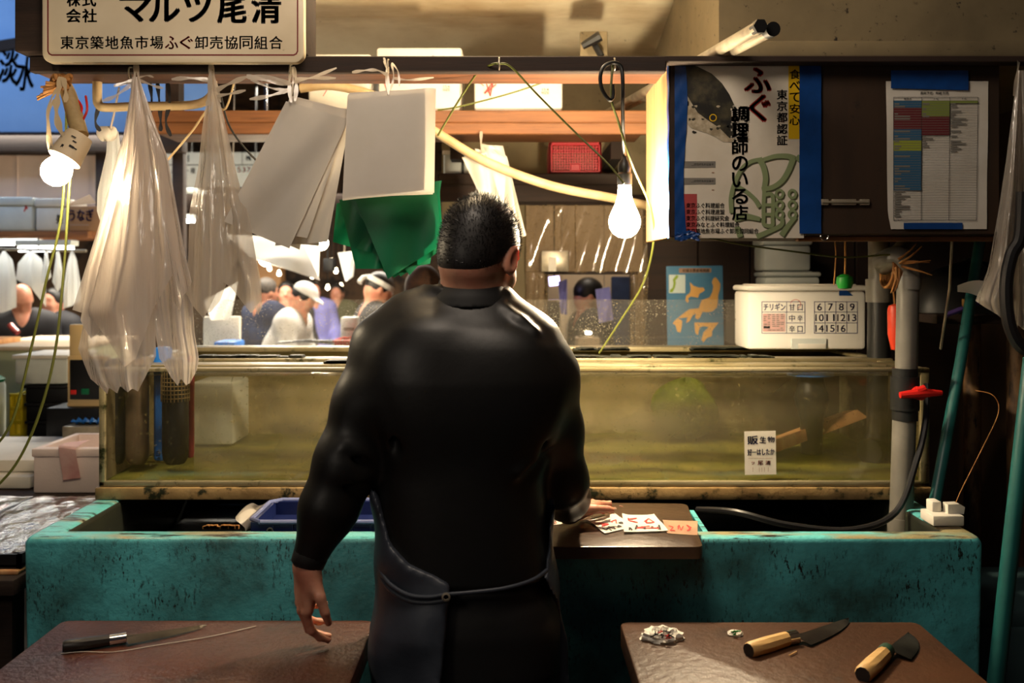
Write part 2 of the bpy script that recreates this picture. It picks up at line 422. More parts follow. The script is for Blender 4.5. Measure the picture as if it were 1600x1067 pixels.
K['turq_rim'] = M('worn_turquoise_rim', s(96, 186, 188), .35, c2=s(156, 146, 108), scale=4, lo=.52, hi=.62, stretch=(.5, 2, 1), dirt=s(40, 30, 20), dscale=14, dlo=.53, dhi=.6, dstretch=(.4, 2, 1), bump=.3)
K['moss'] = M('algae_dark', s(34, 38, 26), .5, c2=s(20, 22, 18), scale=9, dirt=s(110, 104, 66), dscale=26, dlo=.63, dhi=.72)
K['steel'] = M('tank_frame_metal', s(168, 156, 124), .38, metal=.3, c2=s(128, 116, 80), scale=5, stretch=(.4, 2, 2), dirt=s(46, 50, 20), dscale=14, dlo=.56, dhi=.66, bump=.1)
K['beam'] = M('algae_stained_beam', s(176, 146, 98), .5, c2=s(134, 106, 66), scale=5, dirt=s(36, 38, 16), dscale=16, dlo=.52, dhi=.6, dirt2=s(80, 58, 36), d2scale=4, bump=.2)
K['chrome'] = M('polished_metal', s(220, 216, 208), .18, metal=1)
K['brushed'] = M('dull_metal', s(196, 184, 160), .35, metal=.45, c2=s(120, 110, 96), scale=8)
K['blade'] = M('knife_steel', s(96, 92, 86), .3, metal=.85, c2=s(52, 48, 44), scale=7)
K['black'] = M('black_plastic', s(16, 16, 17), .45)
K['rubber'] = M('black_rubber', s(20, 20, 22), .4, c2=s(30, 29, 30), scale=6)
K['pvc'] = M('grey_pvc', s(122, 118, 110), .35, c2=s(104, 100, 92), scale=6, dirt=s(78, 70, 60), dscale=10, dlo=.6, dhi=.75)
K['pvc_d'] = M('dark_pvc', s(34, 35, 35), .35)
K['redp'] = M('red_plastic', s(206, 34, 28), .4)
K['basketred'] = M('basket_red', s(176, 30, 44), .4)
K['oran'] = M('orange_red_plastic', s(226, 66, 34), .45)
K['greenp'] = M('green_plastic', s(18, 128, 84), .42, c2=s(14, 108, 72), scale=4, trans=.25)
K['greenb'] = M('bright_green_plastic', s(20, 138, 40), .45)
K['teal'] = M('teal_paint', s(30, 98, 94), .4, c2=s(24, 80, 80), scale=6)
K['blue'] = M('blue_vinyl', s(18, 70, 140), .35, c2=s(14, 52, 108), scale=8, coat=.3)
K['bluetr'] = M('navy_plastic', s(22, 34, 84), .35)
K['bluec'] = M('bright_blue_plastic', s(30, 110, 200), .4)
K['yellow'] = M('yellow_plastic', s(216, 196, 30), .5)
K['navy_i'] = M('navy_ink', s(24, 28, 96), .7)
K['ink'] = M('black_ink', s(20, 18, 18), .7)
K['redink'] = M('red_ink', s(200, 44, 40), .7)
K['darkred'] = M('dark_red_ink', s(112, 24, 26), .6)
K['brushred'] = M('brush_red_ink', s(160, 42, 34), .6)
K['grayink'] = M('grey_ink', s(120, 116, 108), .7)
K['paper'] = M('white_paper', s(236, 230, 218), .7, c2=s(222, 214, 198), scale=8, trans=.15)
K['poster'] = M('glossy_poster_paper', s(226, 218, 202), .3, c2=s(206, 196, 176), scale=4, dirt=s(120, 100, 76), dscale=30, dlo=.68, dhi=.73)
K['pink'] = M('pinkish_receipt_paper', s(226, 190, 184), .7, c2=s(206, 150, 146), scale=9, trans=.1)
K['brownpaper'] = M('brown_wet_paper', s(176, 142, 112), .5, c2=s(150, 112, 88), scale=10)
K['signface'] = M('cream_sign_enamel', s(224, 208, 178), .35, c2=s(206, 188, 156), scale=3, dirt=s(100, 72, 44), dscale=30, dlo=.69, dhi=.74)
K['chartblue'] = M('chart_blue', s(42, 92, 126), .7); K['chartred'] = M('chart_red', s(100, 28, 34), .7)
K['chartgreen'] = M('chart_green', s(126, 140, 62), .7); K['chartlime'] = M('chart_lime', s(150, 160, 50), .7)
K['posteryel'] = M('poster_yellow', s(220, 178, 20), .4); K['olive'] = M('emblem_green', s(132, 146, 104), .5); K['olive_d'] = M('emblem_shadow_green', s(70, 72, 48), .5)
K['fishskin'] = M('printed_fish_skin', s(32, 32, 30), .4, c2=s(84, 78, 58), scale=22, lo=.45, hi=.7)
K['fishbelly'] = M('printed_fish_belly', s(150, 136, 110), .4, c2=s(190, 178, 154), scale=40, lo=.4, hi=.6)
K['mapblue'] = M('map_sea_blue', s(58, 120, 160), .45, c2=s(76, 130, 162), scale=10); K['mapland'] = M('map_land_orange', s(226, 172, 92), .45); K['mapgreen'] = M('map_inset_green', s(140, 170, 40), .45)
K['mappale'] = M('map_inset_pale', s(206, 220, 214), .45)
K['neoprene'] = M('black_neoprene', s(12, 11, 10), .44, c2=s(19, 17, 15), scale=5, bump=.12, bscale=9, spec=.40)
K['cuff'] = M('black_knit', s(10, 10, 11), .7)
K['apron'] = M('slate_rubber_apron', s(62, 68, 78), .45, c2=s(48, 52, 62), scale=6, bump=.15, bscale=10)
K['trouser'] = M('black_trousers', s(16, 15, 15), .6, c2=s(22, 20, 20), scale=6, bump=.1, bscale=14)
K['hair'] = M('black_hair', s(15, 12, 11), .48, c2=s(24, 19, 17), scale=60)
K['skin'] = M('skin', s(206, 150, 122), .48, c2=s(190, 124, 100), scale=14, sss=.22, bump=.08, bscale=70)
K['bag'] = film('clear_plastic_bag', s(240, 226, 212), .30, .13, .75, .55, 9, (4, 4, .35), trl=.5)
K['bag2'] = film('thin_clear_plastic_bag', s(226, 214, 198), .42, .11, .8, .6, 9, (4, 4, .5), trl=.5)
K['bagw'] = film('milky_plastic_bag', s(236, 238, 236), .12, .3, .25, .3, 12, (2, 2, .5), trl=.55)
K['string'] = film('clear_plastic_string', s(226, 214, 196), .25, .2, .6, .2)
K['litsheet'] = M('thin_white_sheet', s(240, 238, 232), .5, trans=.65)
K['sheet'] = M('milky_plastic_sheets', s(228, 220, 208), .45, c2=s(218, 210, 196), scale=5, trans=.30, bump=.05, bscale=10)
K['glass'] = film('splash_glass', s(232, 222, 200), .955, .03, .33, 0, 5, specks=(190, .64, .68, .9))
K['tankglass'] = film('tank_glass', s(200, 184, 120), .97, .02, .33, 0, 5, specks=(90, .66, .70, .5))
K['sheetglass'] = film('clear_vinyl_sheet', s(150, 128, 96), .45, .10, .6, .35, 5, (1, 1, .5), trl=.4, specks=(60, .6, .68, .6), tint=(.75, .66, .55, 1))
K['wrap'] = film('wet_cling_film', s(200, 176, 170), .84, .08, .5, .3, 20)
K['murk_old'] = film('murky_water', s(190, 172, 96), .52, .3, .0, 0, 3, trl=.35, tint=(.93, .90, .66, 1))
def murk():
    t = NT('murky_tank_water'); c = t.mix(t.ramp(t.noise(1.6, (1, 1, 1.5), 4), .35, .68), s(228, 216, 178), s(192, 176, 124)); c = t.mix(t.ramp(t.noise(3.2, (.7, 1, 1.6), 3), .52, .75), c, s(150, 150, 62))
    milk = t.mixs(.35, t.sh('ShaderNodeBsdfDiffuse', c), t.sh('ShaderNodeBsdfTranslucent', c))
    return t.done(t.mixs(t.ramp(t.noise(2.1, (1, 1, 1), 3), .25, .8, (.50, .50, .50, 1), (.86, .86, .86, 1)), milk, t.sh('ShaderNodeBsdfTransparent', (.97, .95, .82, 1))))
K['murk'] = murk()
K['watertop'] = film('water_surface', s(150, 140, 84), .6, .05, .5, .25, 30)
K['tankback'] = M('algae_film_panel', s(218, 204, 164), .6, trans=.6, c2=s(172, 158, 110), scale=2.4, stretch=(1, 1, 1.6), dirt=s(96, 98, 36), dscale=7, dlo=.52, dhi=.75, dstretch=(.6, 1, 1.5), dirt2=s(84, 68, 42), d2scale=1.5, d2lo=.48, d2hi=.62)
K['tankfloor'] = M('algae_gravel', s(134, 128, 50), .6, c2=s(92, 98, 34), scale=8, bump=.3, bscale=30)
K['hose'] = M('cream_hose', s(204, 180, 138), .5, c2=s(180, 150, 106), scale=10)
K['gwire'] = M('green_cord', s(88, 92, 36), .5); K['kwire'] = M('black_cable', s(14, 13, 12), .4)
K['daylit_board'] = M('daylight_blue_board', s(150, 186, 226), .6, c2=s(124, 162, 208), scale=1.2)  # blue cast of the daylight put into the board's own colour
K['peach'] = M('peach_board', s(226, 204, 186), .6, c2=s(212, 186, 166), scale=2)
K['cardboard'] = M('cardboard', s(176, 134, 92), .75, c2=s(160, 118, 80), scale=5)
K['rust'] = M('rusty_pole_paint', s(112, 84, 54), .6, c2=s(64, 42, 26), scale=12, stretch=(2, 2, .6), lo=.45, hi=.58, dirt=s(24, 16, 11), dscale=20, dlo=.55, dhi=.62, dstretch=(2, 2, .5))
K['straw'] = M('straw_rope', s(186, 130, 66), .7, c2=s(140, 88, 40), scale=30)
K['hallwall'] = M('far_hall_wall', s(104, 78, 54), .8, c2=s(66, 48, 34), scale=1.4, dirt=s(32, 24, 18), dscale=4, dlo=.5, dhi=.6)
K['cream'] = M('cream_wall', s(230, 210, 180), .7, c2=s(214, 190, 156), scale=2)
K['tubelit'] = glow('lit_fluorescent_tube', (1, 1, .92, 1), TUBE)
K['lit_l'] = glow('lit_bulb_glass_cream', (1, .80, .52, 1), BULB*.32); K['lit_h'] = glow('lit_hall_bulb', (1, .82, .55, 1), 260)
K['lit'] = glow('lit_bulb_glass', (1, .80, .52, 1), BULB)
K['litfar'] = glow('lit_far_bulb', (1, .80, .50, 1), 30)
K['litviolet'] = glow('lit_insect_lamp', (.55, .5, 1, 1), 5)
K['white_cloth'] = M('white_cotton', s(198, 196, 192), .8); K['navy_cloth'] = M('navy_jacket_cloth', s(40, 56, 92), .8, c2=s(30, 42, 72), scale=8)
K['dark_cloth'] = M('dark_jacket_cloth', s(24, 24, 30), .8); K['grey_hair'] = M('greying_hair', s(92, 84, 76), .6, c2=s(60, 54, 50), scale=50); K['brown_hair'] = M('brown_hair', s(46, 28, 18), .85, c2=s(70, 42, 24), scale=40)
K['olive_cloth'] = M('olive_jacket_cloth', s(70, 70, 40), .8); K['purple'] = M('violet_plastic', s(96, 72, 150), .5); K['lav'] = M('lavender_paper', s(150, 150, 226), .6, trans=.3)
K['fishmeat'] = M('raw_fish', s(196, 92, 84), .3, c2=s(150, 60, 60), scale=12); K['fishsilver'] = M('silver_fish_skin', s(120, 124, 130), .25, metal=.4, c2=s(60, 66, 76), scale=14)
# ---------------------------------------------------------------- the setting
struct('floor', MB().box(-7, 2.1, -3, 12.2, -.06, 0), K['wet_floor'])
struct('wall_right', MB().box(2.0, 2.1, -1, 4.5, 0, 3.6), K['ply'])
mb = MB()                                    # dark panelled wall behind the tank
for i in range(6): mb.rbox(.602+i*.235, .602+(i+1)*.235-.006, 4.30, 4.40, 0, 2.6, .004, 1)
mb.box(.602, 2.0, 4.34, 4.42, 0, 2.6)
struct('wall_back', mb, K['darkwood'])
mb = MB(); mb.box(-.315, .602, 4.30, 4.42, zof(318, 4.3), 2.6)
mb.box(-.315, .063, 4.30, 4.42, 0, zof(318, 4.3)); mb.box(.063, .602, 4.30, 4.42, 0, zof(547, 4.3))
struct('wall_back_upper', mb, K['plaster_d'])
mb = MB()                                    # sloping soffit with board joints
for i in range(4):
    y0, y1 = 2.5+i*.45, 2.5+(i+1)*.45-.004
    zf = lambda y: 2.80-(y-2.5)*.182
    mb.prism([(-1.5, y0, zf(y0)), (.66, y0, zf(y0)), (.66, y1, zf(y1)), (-1.5, y1, zf(y1))], (0, 0, .05))
struct('ceiling', mb, K['plaster'])
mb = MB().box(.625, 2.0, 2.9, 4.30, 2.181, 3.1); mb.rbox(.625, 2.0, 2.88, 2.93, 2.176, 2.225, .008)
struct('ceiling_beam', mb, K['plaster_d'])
struct('wall_divider', MB().box(-.03, .02, 4.42, 12, 0, 3.6), K['hallwall'])
struct('wall_far', MB().box(-7, 2, 12, 12.2, 0, 3.6), K['hallwall'])
struct('wall_left', MB().box(-7.1, -7, -1, 12.2, 0, 3.6), K['hallwall'])
struct('ceiling_hall', MB().box(-7, .02, 4.45, 12.2, 3.6, 3.7), K['hallwall'])
struct('wall_room', MB().box(.02, 2.0, 6.3, 6.4, 0, 2.8), K['cream'])
struct('ceiling_room', MB().box(.02, 2.0, 4.42, 6.4, 2.8, 2.86), K['cream'])

# ---------------------------------------------------------------- window of vinyl sheets in the back wall
Yw = 4.285
mb = MB()
for a, b in (((800, 305), (1012, 320)), ((850, 424), (995, 429))):
    mb.box(xof(a[0], Yw), xof(b[0], Yw), Yw-.03, Yw+.012, zof(b[1], Yw), zof(a[1], Yw))
for x0 in (851, 984): mb.box(xof(x0, Yw), xof(x0+5, Yw), Yw-.012, Yw+.012, zof(547, Yw), zof(424, Yw))
wf = obj('window_1', mb, K['darkwood']); wf['kind'] = 'structure'
mb = MB()
def vinyl(px0, px1, py0, py1, ph, amp=.012):
    mb.grid(lambda u, v: W(px0+(px1-px0)*u, py0+(py1-py0)*v, Yw-.03)+Vector((0, amp*math.sin(u*7+ph+v*2.2)*math.cos(v*3+ph*2)-.006*math.sin(u*19+v*5+ph), 0)), 36, 24)
vinyl(822, 900, 320, 425, 0, .022); vinyl(898, 1012, 320, 426, 2, .006); vinyl(822, 856, 424, 548, 4, .014); vinyl(985, 1012, 424, 548, 1)
obj('vinyl_sheet', mb, K['sheetglass'], wf)
t = tag(obj('switch_box', MB().rbox(xof(845, 4.22), xof(888, 4.22), 4.18, 4.25, zof(425, 4.22), zof(392, 4.22), .006), K['brushed']), 'small grey box on the bar above the back window opening', 'box')
obj('paper_label', MB().box(xof(857, 4.18), xof(869, 4.18), 4.178, 4.1795, zof(424, 4.18), zof(402, 4.18)), K['paper'], t)

# ---------------------------------------------------------------- overhead rail and shelves
mb = MB()
mb.rbox(-1.25, .40, 2.5, 2.66, 2.050, 2.084, .003, 1); mb.rbox(-1.25, .40, 2.485, 2.515, 2.046, 2.088, .003, 1, m=1); mb.rbox(.395, 2.0, 2.485, 2.515, 2.072, 2.088, .002, 1, m=1)
mb.box(.40, 2.0, 2.515, 2.535, 2.073, 2.085, 1)
rail = tag(obj('overhead_rail', mb, [K['rail'], K['darkwood']]), 'long dark wooden rail overhead that the bags and the bulb hang from', 'rail')
mb = MB()
hooks = [(205, 112), (330, 106), (455, 108), (607, 100), (780, 97), (960, 98)]
for hx, hy in hooks:
    p = W(hx, hy, 2.48); hk = MB().tube([p+Vector((0, .005, .012)), p+Vector((0, -.014, .006)), p+Vector((0, -.016, -.016)), p+Vector((.0, -.004, -.02)), p+Vector((0, -.002, -.008))], .0022, 6, spline=4)
    obj('hook', hk, K['brushed'], rail)
sh = thing('storage_shelf', 'orange-brown plank shelf overhead carrying white foam boxes', 'shelf', (-.4, 3.65, 2.03))
obj('plank', MB().rbox(-1.36, .50, 3.4, 3.9, 2.06, 2.104, .004, 1).rbox(-1.36, .48, 3.40, 3.43, 2.02, 2.06, .003, 1), K['shelfwood'], sh)
for x in (-.25, .40): obj('bracket', MB().box(x, x+.05, 3.88, 4.30, 1.99, 2.06), K['darkwood'], sh)
obj('hanger', MB().box(-1.30, -1.25, 3.6, 3.66, 2.1, 2.6), K['darkwood'], sh)
lo = tag(obj('lower_shelf', MB().rbox(-.30, .44, 3.88, 4.30, 1.885, 1.932, .004, 1).box(-.30, .44, 3.90, 3.93, 1.82, 1.885), K['darkwood']), 'dark lower shelf on the wall that the red basket sits on', 'shelf')
def foam_box(name, x0, x1, y0, y1, z0, z1, label, cat='foam box', group=None, mat='foam', lid=.03, parent=None):
    t = thing(name, label, cat, ((x0+x1)/2, (y0+y1)/2, z0), group)
    obj('box_body', MB().rbox(x0+.006, x1-.006, y0+.006, y1-.006, z0, z1-lid, .012), K[mat], t)
    obj('box_lid', MB().rbox(x0, x1, y0, y1, z1-lid+.0005, z1, .010).rbox(x0+.03, x1-.03, y0+.03, y1-.03, z1-.001, z1+.004, .003, 1), K[mat], t)
    return t
Ys = 3.42
fb = [(588, 722, 74, 'foam box with blue scribbles, tallest on the overhead shelf'), (738, 882, 90, 'foam box with red pencil marks on the overhead shelf'), (478, 580, 84, 'foam box on the overhead shelf nearest the cream signboard')]
for i, (a, b, top, lab) in enumerate(fb):
    t = foam_box('foam_box', xof(a, Ys), xof(b, Ys), Ys, Ys+.30, 2.105, zof(top, Ys), lab, 'foam box', None, 'foam', .05)
    pl = Plate(front(Ys-.0004))
    if i == 0:
        pl.line([(636, 88), (632, 93), (636, 100)], 1.3, 0); pl.line([(640, 92), (650, 89), (655, 94), (660, 89)], 1.3, 0); pl.line([(676, 87), (682, 91), (694, 88), (690, 94)], 1.3, 0)
        pl.line([(600, 128), (606, 142), (598, 150)], 1.2, 1); pl.text('15-6\nSIZE', 692, 133, 703, 142, 2, bold=0)
    elif i == 1:
        pl.line([(760, 130), (766, 150), (770, 128), (757, 146), (775, 132)], 1.6, 1); pl.text('15-6\nSIZE', 846, 138, 858, 147, 2, bold=0); pl.line([(748, 128), (756, 134)], 1.2, 1)
    else:
        pl.line([(500, 130), (512, 138), (505, 150)], 1.2, 1)
    obj('pencil_marks', pl.mb, [K['navy_i'], K['redink'], K['ink']], t)
# red basket tipped on the lower shelf
t = thing('plastic_basket', 'red plastic basket tilted on the dark lower shelf', 'basket', W(898, 268, 4.0))
x0, x1, z0, z1, y0, y1 = xof(858, 3.96), xof(940, 3.96), 1.94, zof(222, 3.96), 3.96, 4.2
mb = MB()
for i in range(19):
    x = x0+.012+(x1-x0-.024)*i/18; mb.box(x-.0022, x+.0022, y0+.004, y0+.008, z0+.008, z1-.012)
for i in range(11):
    z = z0+.01+(z1-z0-.02)*i/10; mb.box(x0+.01, x1-.01, y0+.005, y0+.009, z-.0018, z+.0018)
mb.rbox((x0+x1)/2-.02, (x0+x1)/2+.02, y0, y0+.01, z0+.01, z0+.04, .003, 1)
obj('lattice_side', mb, K['basketred'], t)
mb = MB()
for a in ((x0, x1, y0, y0+.014, z1-.014, z1), (x0, x1, y0, y0+.014, z0, z0+.012), (x0, x0+.014, y0, y0+.014, z0, z1), (x1-.014, x1, y0, y0+.014, z0, z1), (x0, x0+.01, y0, y1, z0, z1), (x1-.01, x1, y0, y1, z0, z1), (x0, x1, y0, y1, z0, z0+.008), (x0, x1, y1-.01, y1, z1-.012, z1)):
    mb.rbox(*a, .003, 1)
obj('basket_rim', mb, K['basketred'], t)
for i, (px, lab) in enumerate([(693, 'pale plastic tub on the lower shelf beside the white sheets'), (724, 'second pale plastic tub on the lower shelf towards the red basket')]):
    t = thing('plastic_tub', lab, 'tub', W(px+14, 268, 4.05)); xa, xb = xof(px, 4.0), xof(px+28, 4.0)
    obj('tub_body', MB().rbox(xa, xb, 4.0, 4.2, 1.934, 2.03, .012), K['foam_g'], t); obj('tub_rim', MB().rbox(xa-.004, xb+.004, 3.996, 4.204, 2.022, 2.04, .005), K['foam'], t)
# hose across the shelves and the steel pipes
tag(obj('cream_hose', MB().tube([W(470, 138, 3.36), W(520, 134, 3.34), W(585, 150, 3.33), W(640, 182, 3.32), W(690, 212, 3.3), W(760, 253, 3.28), W(860, 290, 3.3), W(960, 310, 3.4), W(1015, 322, 3.6), W(1018, 322, 4.27)], .016, 12, spline=6), K['hose']), 'thick cream hose sagging across from the shelf towards the lit bulb', 'hose')
for i, (dx, dz, lab) in enumerate([(0, 0, 'steel pipe with hexagonal end under the concrete beam'), (.034, .002, 'steel pipe beside the hexagonal-ended one, its open round end in front')]):
    A, B = W(1186, 42, 2.2)+Vector((dx, .02*i, dz-.004*i)), Vector((.375+dx, 4.29, 2.215+dz))
    t = thing('steel_pipe', lab, 'pipe', A)
    obj('pipe_tube', MB().tube([A, B], .0155, 14), K['brushed'], t)
    d = (B-A).normalized()
    obj('pipe_end', MB().tube([A-d*.012, A+d*.02], .017, 6 if i == 0 else 16), K['black'], t)
# bracket on the soffit
p = W(928, 70, 3.5)
t = thing('valve_plate', 'square plate with a black valve on the sloping ceiling', 'valve', p)
obj('back_plate', MB().rbox(p.x-.05, p.x+.05, 3.50, 3.53, p.z-.05, p.z+.05, .004), K['plaster_d'], t)
obj('valve_lever', MB().tube([W(910, 72, 3.46), W(938, 56, 3.44)], [.014, .020], 8).tube([W(926, 64, 3.47), W(940, 88, 3.46)], .012, 8).tube([W(928, 66, 3.46), W(928, 66, 3.50)], .012, 8), K['black'], t)
# ---------------------------------------------------------------- turquoise basin
bx0, bx1, by0, by1, bz = -1.198, 1.156, 2.35, 3.58, .878
b = bmesh.new()
def ring(x0, x1, y0, y1, z): return [b.verts.new((x, y, z)) for x, y in ((x0, y0), (x1, y0), (x1, y1), (x0, y1))]
r0 = ring(bx0+.01, bx1-.01, by0+.012, by1, .02); r1 = ring(bx0, bx1, by0, by1, bz); r2 = ring(bx0+.08, bx1-.078, by0+.07, by1-.07, bz); r3 = ring(bx0+.10, bx1-.10, by0+.09, by1-.09, .50)
for a, c in ((r0, r1), (r1, r2), (r2, r3)):
    for i in range(4): b.faces.new((a[i], a[(i+1) % 4], c[(i+1) % 4], c[i]))
b.faces.new(r3); b.faces.new(r0[::-1]); bmesh.ops.recalc_face_normals(b, faces=b.faces[:])
ed = [e for e in b.edges if all(abs(v.co.z-bz) < 1e-4 for v in e.verts)] + [e for e in b.edges if abs(e.verts[0].co.z-e.verts[1].co.z) > .5 and max(v.co.z for v in e.verts) > .8]
bmesh.ops.bevel(b, geom=ed, offset=.016, segments=4, affect='EDGES', profile=.5)
b.verts.index_update(); mb = MB()
for f in b.faces: f.material_index = 0
nb = []
for f in b.faces:
    c = f.calc_center_median(); m = 0
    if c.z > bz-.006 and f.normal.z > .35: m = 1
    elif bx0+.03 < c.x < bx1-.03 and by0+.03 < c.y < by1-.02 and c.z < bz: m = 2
    nb.append(m)
mb.v = [v.co.copy() for v in b.verts]; mb.f = [tuple(v.index for v in f.verts) for f in b.faces]; mb.m = nb; b.free()
basin = tag(obj('basin', mb, [K['turq'], K['turq_rim'], K['moss']]), 'big turquoise painted trough scratched and stained, under the fish tank', 'basin')
obj('divider', MB().prism([W(1077, 797, 2.56), W(1084, 797, 2.56), W(1108, 833, 2.415), W(1100, 833, 2.415)], (0, 0, -.25)), K['turq_rim'], basin)
obj('basin_water', MB().box(bx0+.1, bx1-.1, by0+.09, by1-.09, .70, .705), K['moss'], basin)
mb = MB()
for i in range(60):
    p = W(R.uniform(318, 372), R.uniform(817, 826), 2.445); mb.rbox(p.x-.004, p.x+.004, p.y-.004, p.y+.004, bz-.004+.0, bz+.003+R.random()*.004, .001, 1)
crumbs = obj('algae_scraps', mb, K['straw']); tag(crumbs, 'pale scraps of weed on the inner lip of the trough', 'weed', None, 'stuff')

# ---------------------------------------------------------------- board with paper slips on the basin rim
bz2 = .908
mb = slab([(-.10, 2.165), (.432, 2.165), (.470, 2.575), (-.06, 2.60)], .880, bz2)
tag(obj('resting_board', mb, K['board_b']), 'dark wet wooden board across the trough rim, holding the paper slips', 'board')
def onb(px, py):                              # pixel to a point on top of that board
    Y = (ZC-bz2)*FP/(py-HOR); return Vector((xof(px, Y), Y))
def slip(cs, label, mat, lines, lift=.0012, curl=.004, group=None):
    q = [onb(*c) for c in cs]
    def fn(u, v, l=0):
        p = (q[0]*(1-u)+q[1]*u)*(1-v)+(q[3]*(1-u)+q[2]*u)*v
        return Vector((p.x, p.y, bz2+lift+l+curl*(abs(u-.5)*2)**3*(1-.4*v)+curl*.5*math.sin(v*4+u*2)**2))
    t = thing('paper_slip', label, 'paper slip', fn(.5, .5), group)
    obj('sheet', MB().grid(fn, 10, 8), mat, t)
    mk = MB()
    for kind, stroke in lines:
        w = .012 if kind == 0 else .009
        for (a, c) in zip(stroke[:-1], stroke[1:]):
            d = Vector((c[0]-a[0], c[1]-a[1])); n = Vector((-d.y, d.x)).normalized()*w*1.6
            P = [fn(a[0]+n.x, a[1]+n.y*1.7, .0012), fn(c[0]+n.x, c[1]+n.y*1.7, .0012), fn(c[0]-n.x, c[1]-n.y*1.7, .0012), fn(a[0]-n.x, a[1]-n.y*1.7, .0012)]
            mk.add(P, [(0, 1, 2, 3)], kind)
    if mk.v: obj('handwriting', mk, [K['ink'], K['redink']], t)
    return t
def scribble(n, y0, y1, kind, x0=.1, x1=.9):
    out = []
    for i in range(n):
        cx = x0+(x1-x0)*(i+.5)/n; w = (x1-x0)/n*.42
        out.append((kind, [(cx+R.uniform(-w, w), R.uniform(y0, y1)) for _ in range(5)]))
    return out
slip([(918, 815), (960, 805), (990, 824), (945, 836)], 'curled white slip with black and red brush writing beside the hand', K['paper'], scribble(4, .55, .95, 0)+scribble(2, .3, .6, 1))
slip([(972, 806), (1022, 808), (1044, 832), (975, 835)], 'largest white slip with black handwriting, middle of the dark board', K['paper'], scribble(5, .6, .95, 0)+scribble(2, .2, .5, 1)+scribble(1, .7, .9, 1), .003)
slip([(1035, 813), (1090, 815), (1090, 837), (1042, 834)], 'brownish wet slip with faint red marks at the edge of the dark board', K['brownpaper'], scribble(3, .3, .8, 1), .0008, .001)
slip([(853, 816), (875, 811), (893, 818), (862, 823)], 'half-hidden white slip with dark writing under the forearm', K['paper'], scribble(3, .2, .9, 0)+scribble(2, .4, .9, 1))
slip([(903, 812), (928, 799), (924, 814), (906, 818)], 'small white slip held under the hand on the board', K['paper'], [], .004, .006)

# ---------------------------------------------------------------- navy tray and wrapper in the basin
t = thing('shallow_tray', 'navy plastic tray set in the turquoise trough', 'tray', (-.47, 2.56, .835))
mb = MB(); x0, x1, y0, y1, z0, z1 = -.672, -.14, 2.448, 2.69, .845, .893
mb.rbox(x0+.012, x1-.012, y0+.012, y1-.012, z0, z0+.008, .003, 1)
for a in ((x0+.006, x1-.006, y0+.004, y0+.014), (x0+.006, x1-.006, y1-.014, y1-.004), (x0+.004, x0+.014, y0+.006, y1-.006), (x1-.014, x1-.004, y0+.006, y1-.006)): mb.box(*a, z0, z1-.004)
for i in range(9): mb.box(x0+.06+i*.05, x0+.064+i*.05, y0-.001, y0+.006, z0+.004, z1-.006)
obj('tray_body', mb, K['bluetr'], t)
lip = [(x0+.03, y0), (x1-.03, y0), (x1, y0+.03), (x1, y1-.03), (x1-.03, y1), (x0+.03, y1), (x0, y1-.03), (x0, y0+.03), (x0+.03, y0)]
obj('tray_lip', MB().tube([(x, y, z1-.002) for x, y in lip], .006, 8), M('tray_rim_plastic', s(120, 130, 176), .25), t)
obj('ring_mark', MB().lathe([(.009, 0), (.009, -.003), (.006, -.003), (.006, 0)], (x0+.055, y0+.001, .868), 16, axis='y'), M('pale_ring', s(120, 120, 110), .4), t)
ck = tag(obj('sunken_crate', MB().rbox(-.70, -.12, 2.45, 2.72, .505, .843, .01), K['black']), 'black crate standing in the trough under the navy tray', 'crate')
tag(obj('plastic_wrapper', MB().grid(lambda u, v: Vector((-.7-.0+.03*u+.012*math.sin(v*6), 2.47+.16*u+.01*math.sin(u*9+v*4), .845+.062*v+.010*math.sin(u*5))), 14, 8), K['sheet']), 'crumpled white plastic strip standing beside the navy tray', 'plastic strip')

# ---------------------------------------------------------------- fish tank
Tx0, Tx1, Ty0, Ty1, Tz0, Tz1 = -1.1825, 1.195, 2.75, 3.50, .915, 1.243
tank = thing('fish_tank', 'wide glass fish tank of murky yellow-green water on the turquoise trough', 'fish tank', (0, 3.1, .88))
obj('base_beam', MB().rbox(Tx0-.008, Tx1+.005, Ty0-.012, Ty0+.03, .879, .914, .004).rbox(Tx0, Tx1, Ty1-.04, Ty1, .879, .914, .004).rbox(Tx0, Tx0+.06, Ty0+.03, Ty1-.04, .879, .914, .004).rbox(Tx1-.06, Tx1, Ty0+.03, Ty1-.04, .879, .914, .004), K['beam'], tank)
mb = MB()
mb.rbox(Tx0, Tx1, Ty0-.004, Ty0+.016, Tz0, Tz0+.016, .003); mb.rbox(Tx0, Tx0+.018, Ty0-.004, Ty0+.016, Tz0, Tz1, .003); mb.rbox(Tx1-.026, Tx1, Ty0-.004, Ty0+.016, Tz0, Tz1, .003)
mb.rbox(Tx0, Tx0+.02, Ty1-.02, Ty1, Tz0, Tz1+.01, .003); mb.rbox(Tx1-.02, Tx1, Ty1-.02, Ty1, Tz0, Tz1+.01, .003)
obj('tank_frame', mb, K['steel'], tank)
mb = MB()
mb.rbox(Tx0, Tx1, Ty0-.006, Ty0+.02, Tz1, Tz1+.012, .003); mb.rbox(Tx0, Tx1, Ty0+.075, Ty0+.16, Tz1+.002, Tz1+.014, .003); mb.rbox(Tx0, Tx1, Ty0+.26, Ty0+.34, Tz1+.004, Tz1+.016, .003); mb.rbox(Tx0, Tx1, Ty1-.10, Ty1, Tz1+.006, Tz1+.022, .003)
mb.rbox(Tx0, Tx0+.05, Ty0, Ty1, Tz1, Tz1+.01, .003); mb.rbox(Tx1-.05, Tx1, Ty0, Ty1, Tz1, Tz1+.01, .003)
obj('top_rail', mb, K['steel'], tank)
